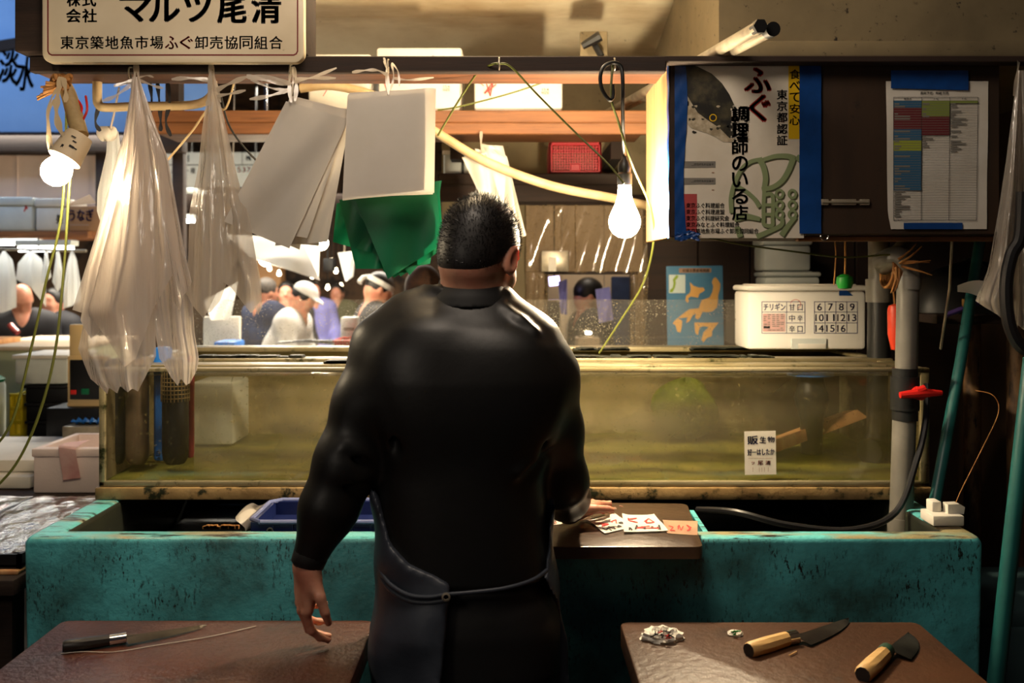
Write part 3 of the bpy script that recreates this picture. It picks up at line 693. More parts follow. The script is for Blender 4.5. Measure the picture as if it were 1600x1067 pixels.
obj('tank_glass', MB().box(Tx0+.018, Tx1-.026, Ty0+.003, Ty0+.009, Tz0+.012, Tz1), K['tankglass'], tank, label='front glass of the tank')
obj('back_panel', MB().box(Tx0+.01, Tx1-.01, Ty1-.03, Ty1-.021, Tz0, Tz1), K['tankback'], tank)
obj('side_panel', MB().box(Tx0+.004, Tx0+.012, Ty0+.016, Ty1-.02, Tz0, Tz1).box(Tx1-.012, Tx1-.004, Ty0+.016, Ty1-.02, Tz0, Tz1), K['tankback'], tank)
obj('tank_floor', MB().grid(lambda u, v: Vector((Tx0+.012+(Tx1-Tx0-.024)*u, Ty0+.012+(Ty1-Ty0-.04)*v, Tz0+.014+.02*v+.006*math.sin(u*40)*math.sin(v*9))), 80, 12), K['tankfloor'], tank)
obj('murky_water', MB().grid(lambda u, v: Vector((xof(303, 2.78)*(1-u)+(Tx1-.03)*u, Ty0+.03, Tz0+.016+(Tz1-Tz0-.03)*v)), 2, 2), K['murk'], tank)
obj('water_surface', MB().grid(lambda u, v: Vector((Tx0+.02+(Tx1-Tx0-.05)*u, Ty0+.012+(Ty1-Ty0-.045)*v, Tz1-.012)), 2, 2), K['watertop'], tank)
mb = MB()
for a, c2, y in ((900, 1060, Ty0+.30), (900, 985, Ty0+.62), (1060, 1200, Ty0+.30), (320, 470, Ty0+.30), (520, 550, Ty0+.12), (1080, 1165, Ty0+.64)):
    for i in range(26):
        x = xof(R.uniform(a, c2), y); w = R.uniform(.008, .03); mb.rbox(x-w, x+w, y-.022, y+.022, Tz1+.014, Tz1+.019+R.random()*.006, .002, 1)
obj('algae_film', mb, K['moss'], tank)['kind'] = 'stuff'
# what stands in the tank
for i, (a, c2, mat, y, lab) in enumerate([(163, 196, K['pvc_d'], 2.86, 'dark grey filter cylinder at the end of the tank'), (197, 232, M('brown_grey_plastic', s(112, 92, 68), .5, c2=s(90, 74, 56), scale=4), 2.86, 'brown-grey filter cylinder inside the tank, second from its end'), (238, 262, K['bluec'], 2.90, 'bright blue slab standing in the tank between the cylinders'), (254, 294, K['black'], 2.86, 'black mesh filter cylinder in the tank beside the blue slab'), (291, 304, M('dark_red_plastic', s(124, 34, 40), .5), 2.96, 'dark red rod standing in the tank behind the black cylinder')]):
    xa, xb = xof(a, y), xof(c2, y); r = (xb-xa)/2; cx = (xa+xb)/2; z0 = Tz0+.041
    t = thing('filter_cylinder' if i != 2 else 'plastic_slab', lab, 'filter' if i != 2 else 'slab', (cx, y, z0))
    if i == 2:
        obj('slab_body', MB().rbox(xa, xb, y, y+.05, z0, Tz1+.06, .012), mat, t); pl = Plate(front(y-.0006)); pl.text('白\n点', 243, 704, 251, 722, 0, bold=.01); obj('lettering', pl.mb, K['mappale'], t); continue
    prof = [(.0001, 0), (r*.7, .004), (r*.93, .018), (r, .04), (r, .26), (r*.96, .30), (r*.6, .315), (.0001, .316)]
    obj('cylinder_body', MB().lathe(prof, (cx, y, z0), 24), mat, t)
    if i == 3:
        mb = MB()
        for j in range(9): mb.lathe([(r+.002, .20+j*.012-.0016), (r+.0035, .20+j*.012), (r+.002, .20+j*.012+.0016)], (cx, y, z0), 24)
        for j in range(24):
            a2 = 2*math.pi*j/24; px, py = cx+(r+.002)*math.cos(a2), y+(r+.002)*math.sin(a2); mb.box(px-.0012, px+.0012, py-.0012, py+.0012, z0+.19, z0+.30)
        obj('mesh_sleeve', mb, M('mesh_ochre', s(120, 100, 62), .6), t)
    else: obj('cap_ring', MB().lathe([(r*.98, .27), (r+.002, .275), (r+.002, .285), (r*.98, .29)], (cx, y, z0), 24), K['pvc_d'], t)
y = 3.1
t = thing('pump_column', 'dark pump column standing in the murky tank water', 'pump', W(1268, 755, y))
p = W(1268, 700, y)
obj('column_tube', MB().lathe([(.034, 0), (.036, .10), (.04, .12), (.05, .16), (.055, .18), (.046, .21), (.038, .25), (.036, .27)], (p.x, y, Tz0+.03), 20), K['pvc_d'], t)
obj('motor_cap', MB().lathe([(.0001, 0), (.075, 0), (.078, .03), (.06, .05), (.0001, .05)], (p.x-.005, y, Tz1-.045), 20), K['bluec'], t, label='blue motor head of the pump')
tag(obj('sunken_board', MB().prism([W(1205, 690, 3.05), W(1340, 640, 3.12), W(1356, 652, 3.12), W(1215, 706, 3.05)], (0, .12, -.02)), K['palewood']), 'pale plank slanting under water beside the dark pump', 'plank')
tag(obj('reflection_box', MB().rbox(xof(300, 3.25), xof(368, 3.25), 3.22, 3.42, Tz0+.035, Tz0+.245, .01), K['foam_g']), 'pale square box standing for a reflection, deep in the tank near the cylinders', 'tub')  # pale box put in for a blurred reflection in the tank
tag(obj('weed_clump', MB().grid(lambda u, v: Vector((xof(1075, 3.3)+.11*math.cos(u*6.283)*math.sin(v*3.14)*(1+.15*math.sin(u*19+v*7)), 3.35+.07*math.sin(u*6.283)*math.sin(v*3.14), Tz0+.14-.10*math.cos(v*3.14)*(1+.1*math.sin(u*14)))), 40, 20), M('dull_green_weed', s(110, 122, 40), .7, c2=s(70, 84, 26), scale=20, bump=.4)), 'rounded clump of dull green weed in the tank', 'weed')
# note stuck on the front glass
Yg = Ty0+.0015
q = lambda x, y, l: W(x, y, Yg)-Vector((0, l, 0))
t = thing('price_note', 'paper note with dark blue and red brush writing stuck on the tank glass', 'note', W(1188, 741, Yg))
obj('sheet', MB().prism([W(1163, 674, Yg-.0012), W(1212, 673, Yg-.0012), W(1213, 741, Yg-.0012), W(1164, 742, Yg-.0012)], (0, .001, 0)), K['paper'], t)
pl = Plate(lambda x, y, l: W(x, y, Yg-.0014)-Vector((0, l, 0)))
pl.text('販', 1168, 681, 1184, 694, 0, bold=.03, rot=-.05); pl.text('生', 1187, 682, 1197, 692, 0, bold=.03, rot=.1); pl.text('物', 1199, 682, 1210, 691, 0, bold=.03)
pl.text('好ーはしたか', 1168, 701, 1210, 711, 0, bold=.03, rot=-.03); pl.rect(1169, 715.6, 1207, 716.1, 2); pl.text('ツ', 1174, 721, 1179, 726, 1, bold=.03); pl.text('尾', 1184, 719.5, 1192, 726.5, 1, bold=.03); pl.text('清', 1196, 719.5, 1204, 726.5, 1, bold=.03)
for x in (1176, 1186, 1190, 1194, 1200): pl.rect(x, 730, x+.6, 737, 2)
obj('handwriting', pl.mb, [K['navy_i'], K['redink'], K['brownpaper']], t)
# splash pane standing on the back of the tank
tag(obj('splash_pane', MB().rbox(Tx0+.02, xof(1172, 3.45), 3.446, 3.454, Tz1+.02, zof(468, 3.45), .002, 1), K['glass']), 'upright clear pane speckled with dried drops along the back of the tank', 'glass pane')

# ---------------------------------------------------------------- numbered foam box on the tank
Yb = 3.27
t = foam_box('foam_box', xof(1166, Yb), xof(1357, Yb), Yb, Yb+.21, Tz1+.023, zof(446, Yb), 'white foam box printed with numbers 6 to 16 standing on the tank', 'foam box', None, 'foam_n', .02)
pl = Plate(front(Yb+.0055))
pl.frame(1190, 471, 1258, 521, .9, 0); pl.line([(1229, 471), (1229, 521)], .8, 0); pl.line([(1190, 487.5), (1258, 487.5)], .8, 0); pl.line([(1229, 504.5), (1258, 504.5)], .8, 0)
pl.text('チリギン', 1193, 474, 1227, 485, 0, bold=.03)
for r_, (a, c2) in enumerate((('甘', '口'), ('中', '辛'), ('辛', '口'))):
    pl.text(a, 1233, 475+r_*17, 1242, 485+r_*17, 0, bold=.02); pl.text(c2, 1246, 475.5+r_*17, 1254, 485+r_*17, 0, bold=.02)
pl.rect(1192, 490, 1227, 518, 3)
for i in range(9):
    for j in range(5):
        if R.random() < .75: x = 1193+j*6.7; pl.rect(x, 491+i*3, x+R.uniform(3, 6), 492.2+i*3, 2, 1.5)
pl.rect(1193, 510, 1203, 513, 4, 1.6)
for i in range(10): pl.line([(1243+8*math.cos(3.4+i*.4), 475+7*math.sin(3.4+i*.4)), (1243+8*math.cos(3.8+i*.4), 475+7*math.sin(3.8+i*.4))], .7, 5, 1.7)
pl.frame(1272, 471, 1340, 521, .9, 0)
for x in (1289, 1306, 1323): pl.line([(x, 471), (x, 521)], .8, 0)
for yy in (487.5, 504.5): pl.line([(1272, yy), (1340, yy)], .8, 0)
for i, n in enumerate('6 7 8 9 10 11 12 13 14 15 16'.split()):
    cx, cy = 1280.5+17*(i % 4), 479.5+16.8*(i//4); w = 3.6 if len(n) == 1 else 6.4; pl.text(n, cx-w, cy-5.4, cx+w, cy+5.4, 0, bold=.02)
pl.poly([(1311, 462), (1333, 462), (1320, 451), (1311, 451)], 6)
obj('printed_table', pl.mb, [K['navy_i'], K['foam'], K['grayink'], K['pink'], K['ink'], K['redink'], K['blue']], t)
mb = MB(); mb.box(xof(1237, Yb), xof(1291, Yb), Yb-.001, Yb+.007, zof(545, Yb), zof(529, Yb)); 
obj('hand_slot', mb, K['foam_g'], t); obj('slot_plug', MB().rbox(xof(1247, Yb), xof(1290, Yb), Yb-.004, Yb+.004, zof(545, Yb), zof(537, Yb), .002), K['foam'], t)

# ---------------------------------------------------------------- grey pvc plumbing
t = thing('pvc_pipe', 'grey plastic pipe with elbow and red-handled valve at the end of the tank', 'pipe', W(1416, 832, 2.66))
Yp = 2.665
pt = lambda x, y, Y=Yp: W(x, y, Y)
obj('lower_tube', MB().tube([pt(1408, 812), pt(1413, 655)], .0315, 24), K['pvc'], t)
obj('coupling', MB().tube([pt(1408, 838)-Vector((0, 0, .06)), pt(1408, 808)], .0365, 24), K['pvc'], t)
obj('upper_tube', MB().tube([pt(1416, 585), pt(1419, 440)], .030, 24).tube([pt(1418.6, 452), pt(1419, 432)], .0345, 24), K['pvc'], t)
v = MB(); v.tube([pt(1414, 575), pt(1414, 590)], .034, 24).tube([pt(1414, 588), pt(1414, 640)], .0385, 24).tube([pt(1414, 638), pt(1414, 656)], .0345, 24)
vb = obj('valve_body', v, K['pvc_d'], t)
hz = zof(611, Yp); hx = xof(1424, Yp)
obj('valve_handle', MB().tube([(hx, Yp-.03, hz), (hx, Yp-.062, hz)], .018, 12).tube([(hx-.055, Yp-.058, hz-.004), (hx-.012, Yp-.06, hz), (hx+.01, Yp-.06, hz+.002), (hx+.058, Yp-.058, hz+.002)], [.009, .013, .013, .007], 10).tube([(hx-.01, Yp-.06, hz+.006), (hx+.012, Yp-.06, hz+.014)], .011, 10), K['redp'], vb)
el = [pt(1419, 436), pt(1418, 420), pt(1410, 406), pt(1396, 404, Yp+.02), pt(1378, 412, Yp+.06)]
obj('elbow', MB().tube(el, .0335, 20, spline=6), K['pvc'], t)
obj('slanting_tube', MB().tube([pt(1384, 420, Yp+.12), W(1396, 404, 2.94), W(1422, 376, 3.08), W(1520, 250, 3.34)], .028, 20), K['pvc'], t)
t = thing('pvc_pipe', 'upright grey and black plastic pipe dipping into the tank behind the valve', 'pipe', W(1376, 700, 3.05))
Y2 = 3.05
obj('upright_tube', MB().tube([W(1372, 690, Y2), W(1374, 470, Y2)], .036, 20), K['pvc_d'], t)
obj('grey_tube', MB().tube([W(1374, 472, Y2), W(1374, 436, Y2)], .042, 20).tube([W(1374, 438, Y2), W(1372, 250, Y2), W(1372, 110, Y2)], .033, 20), K['pvc'], t)
obj('foot_elbow', MB().tube([W(1372, 680, Y2), W(1371, 695, Y2-.01), W(1366, 703, Y2-.03), W(1358, 706, Y2-.06)], .040, 20, spline=4), K['pvc_d'], t)
t = thing('straw_rope', 'straw rope tied round the grey pipe elbow, ends frayed', 'rope', W(1400, 455, 2.63))
mb = MB()
for i in range(7):
    o = i*.004-.012; c = W(1393, 424, 2.69); mb.tube([c+Vector((o+.006*math.sin(a), .045*math.cos(a)*-1, .045*math.sin(a))) for a in np.linspace(0, 6.28, 16)], .004, 6)
obj('rope_loops', mb, K['straw'], t)
mb = MB()
for a, c2 in (((1405, 420), (1398, 455)), ((1400, 418), (1392, 458)), ((1396, 422), (1402, 450)), ((1405, 412), (1440, 385)), ((1408, 408), (1452, 410)), ((1408, 416), (1456, 430)), ((1404, 405), (1432, 380)), ((1410, 412), (1454, 407))):
    mb.tube([W(a[0], a[1], 2.63), W((a[0]+c2[0])/2+3, (a[1]+c2[1])/2, 2.615), W(c2[0], c2[1], 2.62)], [.004, .0016], 6, spline=3)
obj('frayed_ends', mb, K['straw'], t)
t = thing('float_bottle', 'orange-red plastic float hanging behind the grey valve pipe', 'float', W(1398, 545, 2.86))
obj('float_body', MB().lathe([(.0001, 0), (.012, .004), (.018, .03), (.022, .05), (.023, .12), (.02, .135), (.008, .14), (.0001, .14)], W(1399, 548, 2.88), 18), K['oran'], t)
obj('float_cord', MB().tube([W(1398, 475, 2.88), W(1396, 455, 2.88), W(1394, 432, 2.74)], .003, 6), K['straw'], t)
tag(obj('drain_hose', MB().tube([W(1448, 600, 2.70), W(1446, 660, 2.66), W(1432, 720, 2.63), W(1400, 800, 2.60), W(1330, 828, 2.56), W(1230, 820, 2.56), W(1150, 800, 2.60), W(1090, 796, 2.72)], .009, 8, spline=6), K['rubber']), 'thin black hose looping from the pipe down into the trough', 'hose')
# white foam block on the basin rim
t = thing('foam_block', 'notched white foam block on the corner of the turquoise rim', 'foam block', W(1478, 822, 2.47))
p = Vector((1.10, 2.47, bz)); 
obj('block_body', MB().rbox(1.075, 1.155, 2.45, 2.53, bz+.001, bz+.028, .004).rbox(1.09, 1.115, 2.49, 2.53, bz+.027, bz+.055, .004), K['foam'], t)
obj('block_tab', MB().prism([(1.122, 2.47, bz+.028), (1.165, 2.475, bz+.026), (1.168, 2.475, bz+.044), (1.155, 2.475, bz+.052), (1.122, 2.47, bz+.052)], (0, .03, 0)), K['foam'], t)
tag(obj('thin_wire', MB().tube([(1.135, 2.475, bz+.028), W(1500, 770, 2.5), W(1535, 700, 2.52), W(1560, 645, 2.55), W(1552, 618, 2.56), W(1524, 610, 2.58)], .0012, 5, spline=6), K['straw']), 'thin curling wire rising from the foam block', 'wire')

# ---------------------------------------------------------------- cutting boards in front
def work_table(label_b, label_t, x0, x1, y0, y1, z, mat, wet):
    x1 -= .0
    t = thing('work_stand', label_t, 'stand', ((x0+x1)/2, (y0+y1)/2, 0))
    obj('stand_body', MB().rbox(x0+.03, x1-.07, y0+.03, y1-.03, .12, z-.046, .01), K['darkwood'], t)
    for x in (x0+.06, x1-.16):
        for y in (y0+.06, y1-.12): obj('leg', MB().box(x, x+.06, y, y+.06, 0, .125), K['darkwood'], t)
    tag(obj('cutting_board', slab([(x0, y0), (x1, y0), (x1, y1), (x0, y1)], z-.045, z, .02, .005), mat), label_b, 'cutting board')
CB = .764
work_table('reddish wet cutting board with a dark-handled knife on it', 'dark wooden stand under the reddish wet cutting board', -.985, -.30, 1.30, 2.105, CB, K['board'], 1)
work_table('brown worn cutting board with two pale-handled knives on it', 'dark wooden stand under the board with two pale-handled knives', .235, .885, 1.30, 2.095, CB, K['board_r'], 0)
def onc(px, py, up=0.0):
    Y = (ZC-CB-up)*FP/(py-HOR); return Vector((xof(px, Y), Y, CB+up))
def knife(a, f0, f1, tip, r, hm, fm, label, belly, blade_h=.03, up=.012):
    """handle end a -> ferrule f0..f1 -> blade tip"""
    A, F0, F1, T = onc(*a, up), onc(*f0, up), onc(*f1, up), onc(*tip, .004); t = thing('kitchen_knife', label, 'knife', onc(*f0))
    d = (F0-A).normalized()
    obj('handle', MB().tube([A, A+d*.004, (A+F0)/2, F0], [r*.86, r, r*1.02, r*.9], 10), hm, t)
    obj('handle_end', MB().tube([A-d*.0015, A+d*.0005], r*.86, 10), K['black'], t)
    obj('ferrule', MB().tube([F0, F1], r*.92, 12), fm, t)
    bd = (T-F1); L = bd.length; bd.normalize(); side = Vector((bd.y, -bd.x, 0)).normalized()*belly
    n = 12; mb = MB(); top, bot = [], []
    for i in range(n+1):
        u = i/n; c = F1+bd*(L*u); w = blade_h*(1-u**2.6)**.7 if u < 1 else .0005
        z = .010*(1-u)+.003
        top.append(Vector((c.x, c.y, CB+z+.003))); bot.append(Vector((c.x, c.y, CB+z*.3+.0015))+side*w)
    for i in range(n):
        mb.add([top[i], top[i+1], bot[i+1], bot[i]], [(0, 1, 2, 3)])
        k = Vector((0, 0, -.0025)); mb.add([top[i]+k, top[i+1]+k, bot[i+1], bot[i]], [(3, 2, 1, 0)]); mb.add([top[i], top[i]+k, top[i+1]+k, top[i+1]], [(0, 1, 2, 3)])
    mb.tube([F1-(F1-F0)*.2, F1+bd*.02], [.006, .004], 8)
    obj('blade', mb, K['blade'], t)
knife((99, 1010), (171, 1000), (197, 996), (322, 977), .0125, M('black_handle_wood', s(30, 24, 20), .4), K['chrome'], 'long black-handled knife with bright ferrule on the reddish board', 1, .022)
knife((1170, 1016), (1229, 998), (1244, 995), (1326, 966), .016, K['paleend'], K['chrome'], 'long narrow knife with pale wood handle and bright ferrule', 1, .034)
knife((1348, 1054), (1381, 1022), (1386, 1016), (1420, 988), .0165, K['paleend'], M('green_tarnish', s(40, 70, 54), .4), 'broad short-bladed knife with pale wood handle', 1, .045)
def wad(px, py, r, label, marks):
    c = onc(px, py); n, m = 18, 10
    rr = [[R.uniform(.75, 1.15) for _ in range(n)] for _ in range(m+1)]
    def fn(u, v):
        i, j = int(round(u*n)) % n, int(round(v*m)); k = rr[j][i]; a = u*6.283; e = v*1.55
        return c+Vector((r*k*math.cos(a)*math.cos(e)*1.25, r*k*math.sin(a)*math.cos(e)*.9, .0015+r*.62*math.sin(e)*k))
    t = thing('crumpled_paper', label, 'crumpled paper', c)
    obj('paper_ball', MB().grid(fn, n, m), K['paper'], t, sm=12)
    mk = MB()
    for i, kind in enumerate(marks):
        u = .66+.18*(i % 4)/3-.0; v = .35+.22*(i//4); p = [fn(round((u+du)*n)/n % 1.0, v) for du in (0,)][0]
        q = p+Vector((0, -.004, .004)); pts = [q+Vector((R.uniform(-.007, .007), R.uniform(-.002, .002), R.uniform(-.005, .005))) for _ in range(5)]
        mk.tube(pts, .0013, 5, m=kind)
    obj('brush_marks', mk, [K['ink'], K['redink'], K['greenb']], t)
wad(1034, 998, .036, 'crumpled white paper with black and red brush marks on the brown board', [0, 0, 1, 0, 0, 1, 0, 0])
wad(1149, 992, .014, 'small crumpled scrap of paper with green marks on the brown board', [2, 2, 2])
tag(obj('match_stick', MB().tube([onc(1233, 1024, .003), onc(1245, 1018, .003)], .0014, 6), K['paleend']), 'broken splinter of pale wood between the two pale-handled knives', 'splinter')
tag(obj('fishing_line', MB().tube([onc(95, 1021, .002), onc(130, 1018, .002), onc(180, 1018, .002), onc(250, 1007, .002), onc(330, 994, .002), onc(400, 978, .002)], .0009, 5, spline=5), K['sheet']), 'pale thread lying along the black-handled knife', 'thread')
# ---------------------------------------------------------------- table and goods beside the basin
TT = .77
t = thing('market_table', 'low dark table beside the turquoise trough loaded with fish trays and foam boxes', 'table', (-2.2, 3.5, 0))
obj('table_top', MB().rbox(-3.3, -1.225, 2.36, 4.72, TT-.04, TT, .005), K['darkwood'], t)
for x in (-3.25, -1.32):
    for y in (2.42, 4.6): obj('leg', MB().box(x, x+.06, y, y+.06, 0, TT-.039), K['darkwood'], t)
def fish_tray(x0, x1, y0, y1, z, label, mat):
    t = thing('fish_tray', label, 'fish tray', ((x0+x1)/2, (y0+y1)/2, z))
    obj('tray_body', MB().rbox(x0, x1, y0, y1, z, z+.014, .004).box(x0, x0+.01, y0, y1, z, z+.036).box(x1-.01, x1, y0, y1, z, z+.036).box(x0, x1, y0, y0+.01, z, z+.036).box(x0, x1, y1-.01, y1, z, z+.036), K['black'], t)
    mb = MB(); n = 5
    for i in range(n):
        cx = x0+.03+(x1-x0-.06)*(i+.5)/n
        mb.tube([(cx+R.uniform(-.01, .01), y0+.03, z+.026), (cx, y0+.2*(y1-y0), z+.027), (cx, (y0+y1)/2, z+.028), (cx+R.uniform(-.01, .01), y1-.06, z+.026)], [.010, (x1-x0)/n*.42, .02, .008], 8, flat=.5, m=0)
    obj('fish_fillets', mb, mat, t)
    obj('cling_wrap', MB().grid(lambda u, v: Vector((x0+(x1-x0)*u, y0+(y1-y0)*v, z+.040+.0022*math.sin(u*17+v*9)*math.sin(v*23+u*5)+.0007*math.sin(u*60+v*40))), 40, 40), K['wrap'], t)
for i in range(2):
    z = TT+.001
tag(obj('tray_stack_board', MB().rbox(-1.95, -1.235, 2.40, 3.04, TT+.0005, TT+.012, .003), K['palewood']), 'thin pale board under the wrapped fish trays', 'board')
fish_tray(-1.50, -1.235, 2.41, 3.03, TT+.013, 'cling-wrapped tray of dark silvery fish beside the turquoise trough', K['fishsilver'])
fish_tray(-1.78, -1.51, 2.41, 3.03, TT+.013, 'cling-wrapped tray of reddish fish next to the silvery one', K['fishmeat'])
fish_tray(-1.30+.0-.76, -1.79, 2.41, 3.03, TT+.013, 'cling-wrapped tray of pink fish at the outer end of the table', K['fishmeat'])
# open foam box with receipts
x0, x1, y0, y1, z0, z1 = -1.646, -1.222, 3.30, 3.62, TT+.001, .926
t = thing('open_foam_box', 'open white foam box with pink receipts draped over its rim', 'foam box', (-1.43, 3.46, z0))
mb = MB().rbox(x0+.02, x1-.02, y0+.02, y1-.02, z0, z0+.02, .005)
for a in ((x0, x1, y0, y0+.025), (x0, x1, y1-.025, y1), (x0, x0+.025, y0+.02, y1-.02), (x1-.025, x1, y0+.02, y1-.02)): mb.rbox(*a, z0, z1, .006)
mb.rbox(x0-.004, x1+.004, y0-.005, y0+.012, z1-.03, z1-.002, .004)
obj('box_shell', mb, M('pinkish_polystyrene', s(236, 218, 212), .7, bump=.1, bscale=150), t)
tag(obj('receipt_strip', MB().grid(lambda u, v: W(90+27*u+(12*max(0, v-.35)), 0, 3.29)*0+Vector((xof(91+27*u+9*max(0, v-.4), 3.28), 3.40-.115*min(1, v*2.5)-.006*math.sin(v*5), z1+.004+.008*math.sin(v*6+u)-.11*max(0, v-.4)/.6)), 6, 24), K['pink']), 'pink printed receipts hanging over the foam box edge', 'receipt')
for i, (yy, z, lab) in enumerate([(3.36, TT+.001, 'flat white foam lid lying under another lid beside the open foam box'), (3.42, TT+.048, 'flat white foam lid on top of the other lid')]):
    tag(obj('polystyrene_cover', MB().rbox(-2.1, -1.665+.02*i-.02, yy, yy+.5, z, z+.045, .010), K['foam']), lab, 'foam lid')
# weighing scale on a dark crate
tag(obj('dark_crate', MB().rbox(-1.92, -1.60, 3.95, 4.25, TT+.001, .975, .01), K['black']), 'dark crate under the weighing scale', 'crate')
t = thing('weighing_scale', 'beige weighing scale with dark display beside the hanging clear bags', 'scale', W(130, 635, 3.94))
Yq = 3.98; xa, xb = xof(105, Yq), xof(165, Yq)
obj('scale_body', MB().rbox(xa, xb, Yq, Yq+.05, zof(632, Yq), zof(556, Yq), .006).rbox(xa+.005, xa+.07, Yq+.005, Yq+.045, zof(560, Yq), zof(507, Yq), .006).box(xa, xb, Yq, Yq+.16, .977, .99), M('beige_enamel', s(206, 178, 128), .5), t)
obj('display', MB().rbox(xa+.012, xb-.01, Yq-.004, Yq+.004, zof(624, Yq), zof(562, Yq), .003), K['black'], t)
obj('red_button', MB().rbox(xof(111, Yq), xof(120, Yq), Yq-.008, Yq-.002, zof(616, Yq), zof(609, Yq), .002), K['redp'], t); obj('green_button', MB().rbox(xof(128, Yq), xof(140, Yq), Yq-.008, Yq-.002, zof(616, Yq), zof(607, Yq), .002), K['greenp'], t)
obj('scale_pan', MB().rbox(xa-.02, xb, Yq+.05, Yq+.28, .992, 1.0, .003), K['brushed'], t)
tag(obj('blue_film', MB().grid(lambda u, v: Vector((xof(117, 3.9)+.11*u, 3.86+.07*v, TT+.16+.012*math.sin(u*25)*math.sin(v*9)-.0)), 20, 8), K['bluec']), 'crumpled blue plastic in front of the dark crate', 'plastic sheet')
tag(obj('steel_box', MB().rbox(-1.80, -1.60, 3.84, 3.945, TT+.001, TT+.145, .004), K['brushed']), 'dull steel box under the crumpled blue plastic', 'box')
# stacked baskets and tubs at the back of the table
for i in range(3):
    z = TT+.001+i*.082; t = thing('stacking_basket', ['black basket lowest of the stack at the back of the low table', 'black basket in the middle of the stack at the back of the low table', 'black basket topmost of the stack, under the white tub'][i], 'basket', (-2.08, 4.5, z))
    g = .004*i; xa, xb = xof(38, 4.4)-g, xof(109, 4.4)+g
    obj('basket_body', MB().rbox(xa+.008, xb-.008, 4.408, 4.69, z, z+.066, .006), K['black'], t); obj('basket_rim', MB().rbox(xa, xb, 4.40, 4.70, z+.066, z+.080, .004), K['rubber'], t)
t = thing('white_tub', 'white tub on top of the stacked black baskets', 'tub', (-2.1, 4.5, 1.02)); xa, xb = xof(22, 4.4), xof(105, 4.4)
obj('tub_body', MB().rbox(xa, xb, 4.40, 4.70, TT+.249, TT+.37, .015), K['foam_g'], t); obj('tub_rim', MB().rbox(xa-.008, xb+.008, 4.392, 4.708, TT+.366, TT+.385, .005), K['foam'], t)
t = thing('yellow_crate', 'yellow lattice crate beside the black baskets', 'crate', (-2.3, 4.5, TT)); xa, xb = xof(14, 4.42), xof(35, 4.42)-.002
mb = MB(); mb.box(xa, xb, 4.43, 4.6, TT+.001, TT+.012)
for k in range(4): mb.rbox(xa, xb, 4.42, 4.432, TT+.002+k*.062, TT+.02+k*.062, .003, 1)
for x in (xa, (xa+xb)/2-.005, xb-.010): mb.rbox(x, x+.010, 4.42, 4.432, TT+.001, TT+.205, .003, 1)
mb.box(xa, xa+.01, 4.43, 4.6, TT+.01, TT+.2); mb.box(xb-.01, xb, 4.43, 4.6, TT+.01, TT+.2)
obj('lattice_side', mb, K['yellow'], t)
t = thing('white_canister', 'white rounded canister at the outer end of the low table', 'canister', (-2.45, 4.5, TT))
obj('canister_body', MB().lathe([(.0001, 0), (.085, 0), (.092, .02), (.092, .23), (.085, .25), (.0001, .25)], (-2.475, 4.5, TT+.001), 20), K['foam_g'], t)
obj('canister_cap', MB().lathe([(.088, .25), (.09, .262), (.07, .275), (.0001, .278)], (-2.475, 4.5, TT+.001), 20), K['greenp'], t, label='green lid of the canister')
# ---------------------------------------------------------------- cream signboard
Yf = 2.42
t = thing('shop_signboard', 'cream enamel signboard with black Japanese lettering above the hanging bags', 'signboard', W(270, 100, Yf))
xa, xb, za, zb = xof(65, Yf), xof(475, Yf), zof(98, Yf), zof(-92, Yf)
def rounded_plate(mb, x0, x1, z0, z1, y0, y1, rad, bev, n=8):
    def loop(ins, y):
        r = rad-ins; out = []
        for cx, cz, a0 in ((x1-rad, z1-rad, 0), (x0+rad, z1-rad, 90), (x0+rad, z0+rad, 180), (x1-rad, z0+rad, 270)):
            out += [(cx+r*math.cos(math.radians(a0+90*i/n)), y, cz+r*math.sin(math.radians(a0+90*i/n))) for i in range(n+1)]
        return out
    L = [loop(bev, y0), loop(bev*.3, y0+bev*.3), loop(0, y0+bev), loop(0, y1)]; m = len(L[0])
    vs = [p for l in L for p in l]; fs = [tuple(range(m-1, -1, -1))[::-1], tuple(range(3*m, 4*m))[::-1]]
    for k in range(3): fs += [(k*m+i, (k+1)*m+i, (k+1)*m+(i+1) % m, k*m+(i+1) % m) for i in range(m)]
    mb.add(vs, fs)
b = MB(); rounded_plate(b, xa, xb, za, zb, Yf, Yf+.022, .026, .005)
obj('sign_panel', b, K['signface'], t)
obj('sign_case', MB().rbox(xof(28, 2.46), xof(478, 2.46), Yf+.0225, Yf+.17, 2.089, zb+.02, .004), K['darkwood'], t)
pl = Plate(front(Yf))
bw = 2.2
pl.line([(75, -80), (75, 80), (77, 84), (81, 86), (459, 86), (463, 84), (465, 80), (465, -80)], bw, 1)
pl.text('株', 105, -11, 125, 10, 0, bold=.035); pl.text('式', 129, -11, 150, 10, 0, bold=.035); pl.text('会', 104, 14, 126, 35, 0, bold=.035); pl.text('社', 129, 14, 151, 35, 0, bold=.035)
for ch, x0, x1, y0, y1 in (('マ', 188, 236, -4, 34), ('ル', 234, 280, -10, 34), ('ツ', 288, 330, -8, 34), ('尾', 341, 384, -14, 36), ('清', 394, 438, -14, 36)): pl.text(ch, x0, y0, x1, y1, 0, bold=.04)
a = '東京築地魚市場ふぐ卸売協同組合'
for i, ch in enumerate(a):
    x = 95+i*23.3; pl.text(ch, x, 56.5, x+20, 76.5, 2 if ch in 'ふぐ' else 0, bold=.022)
obj('lettering', pl.mb, [K['ink'], K['darkred'], K['brushred']], t)

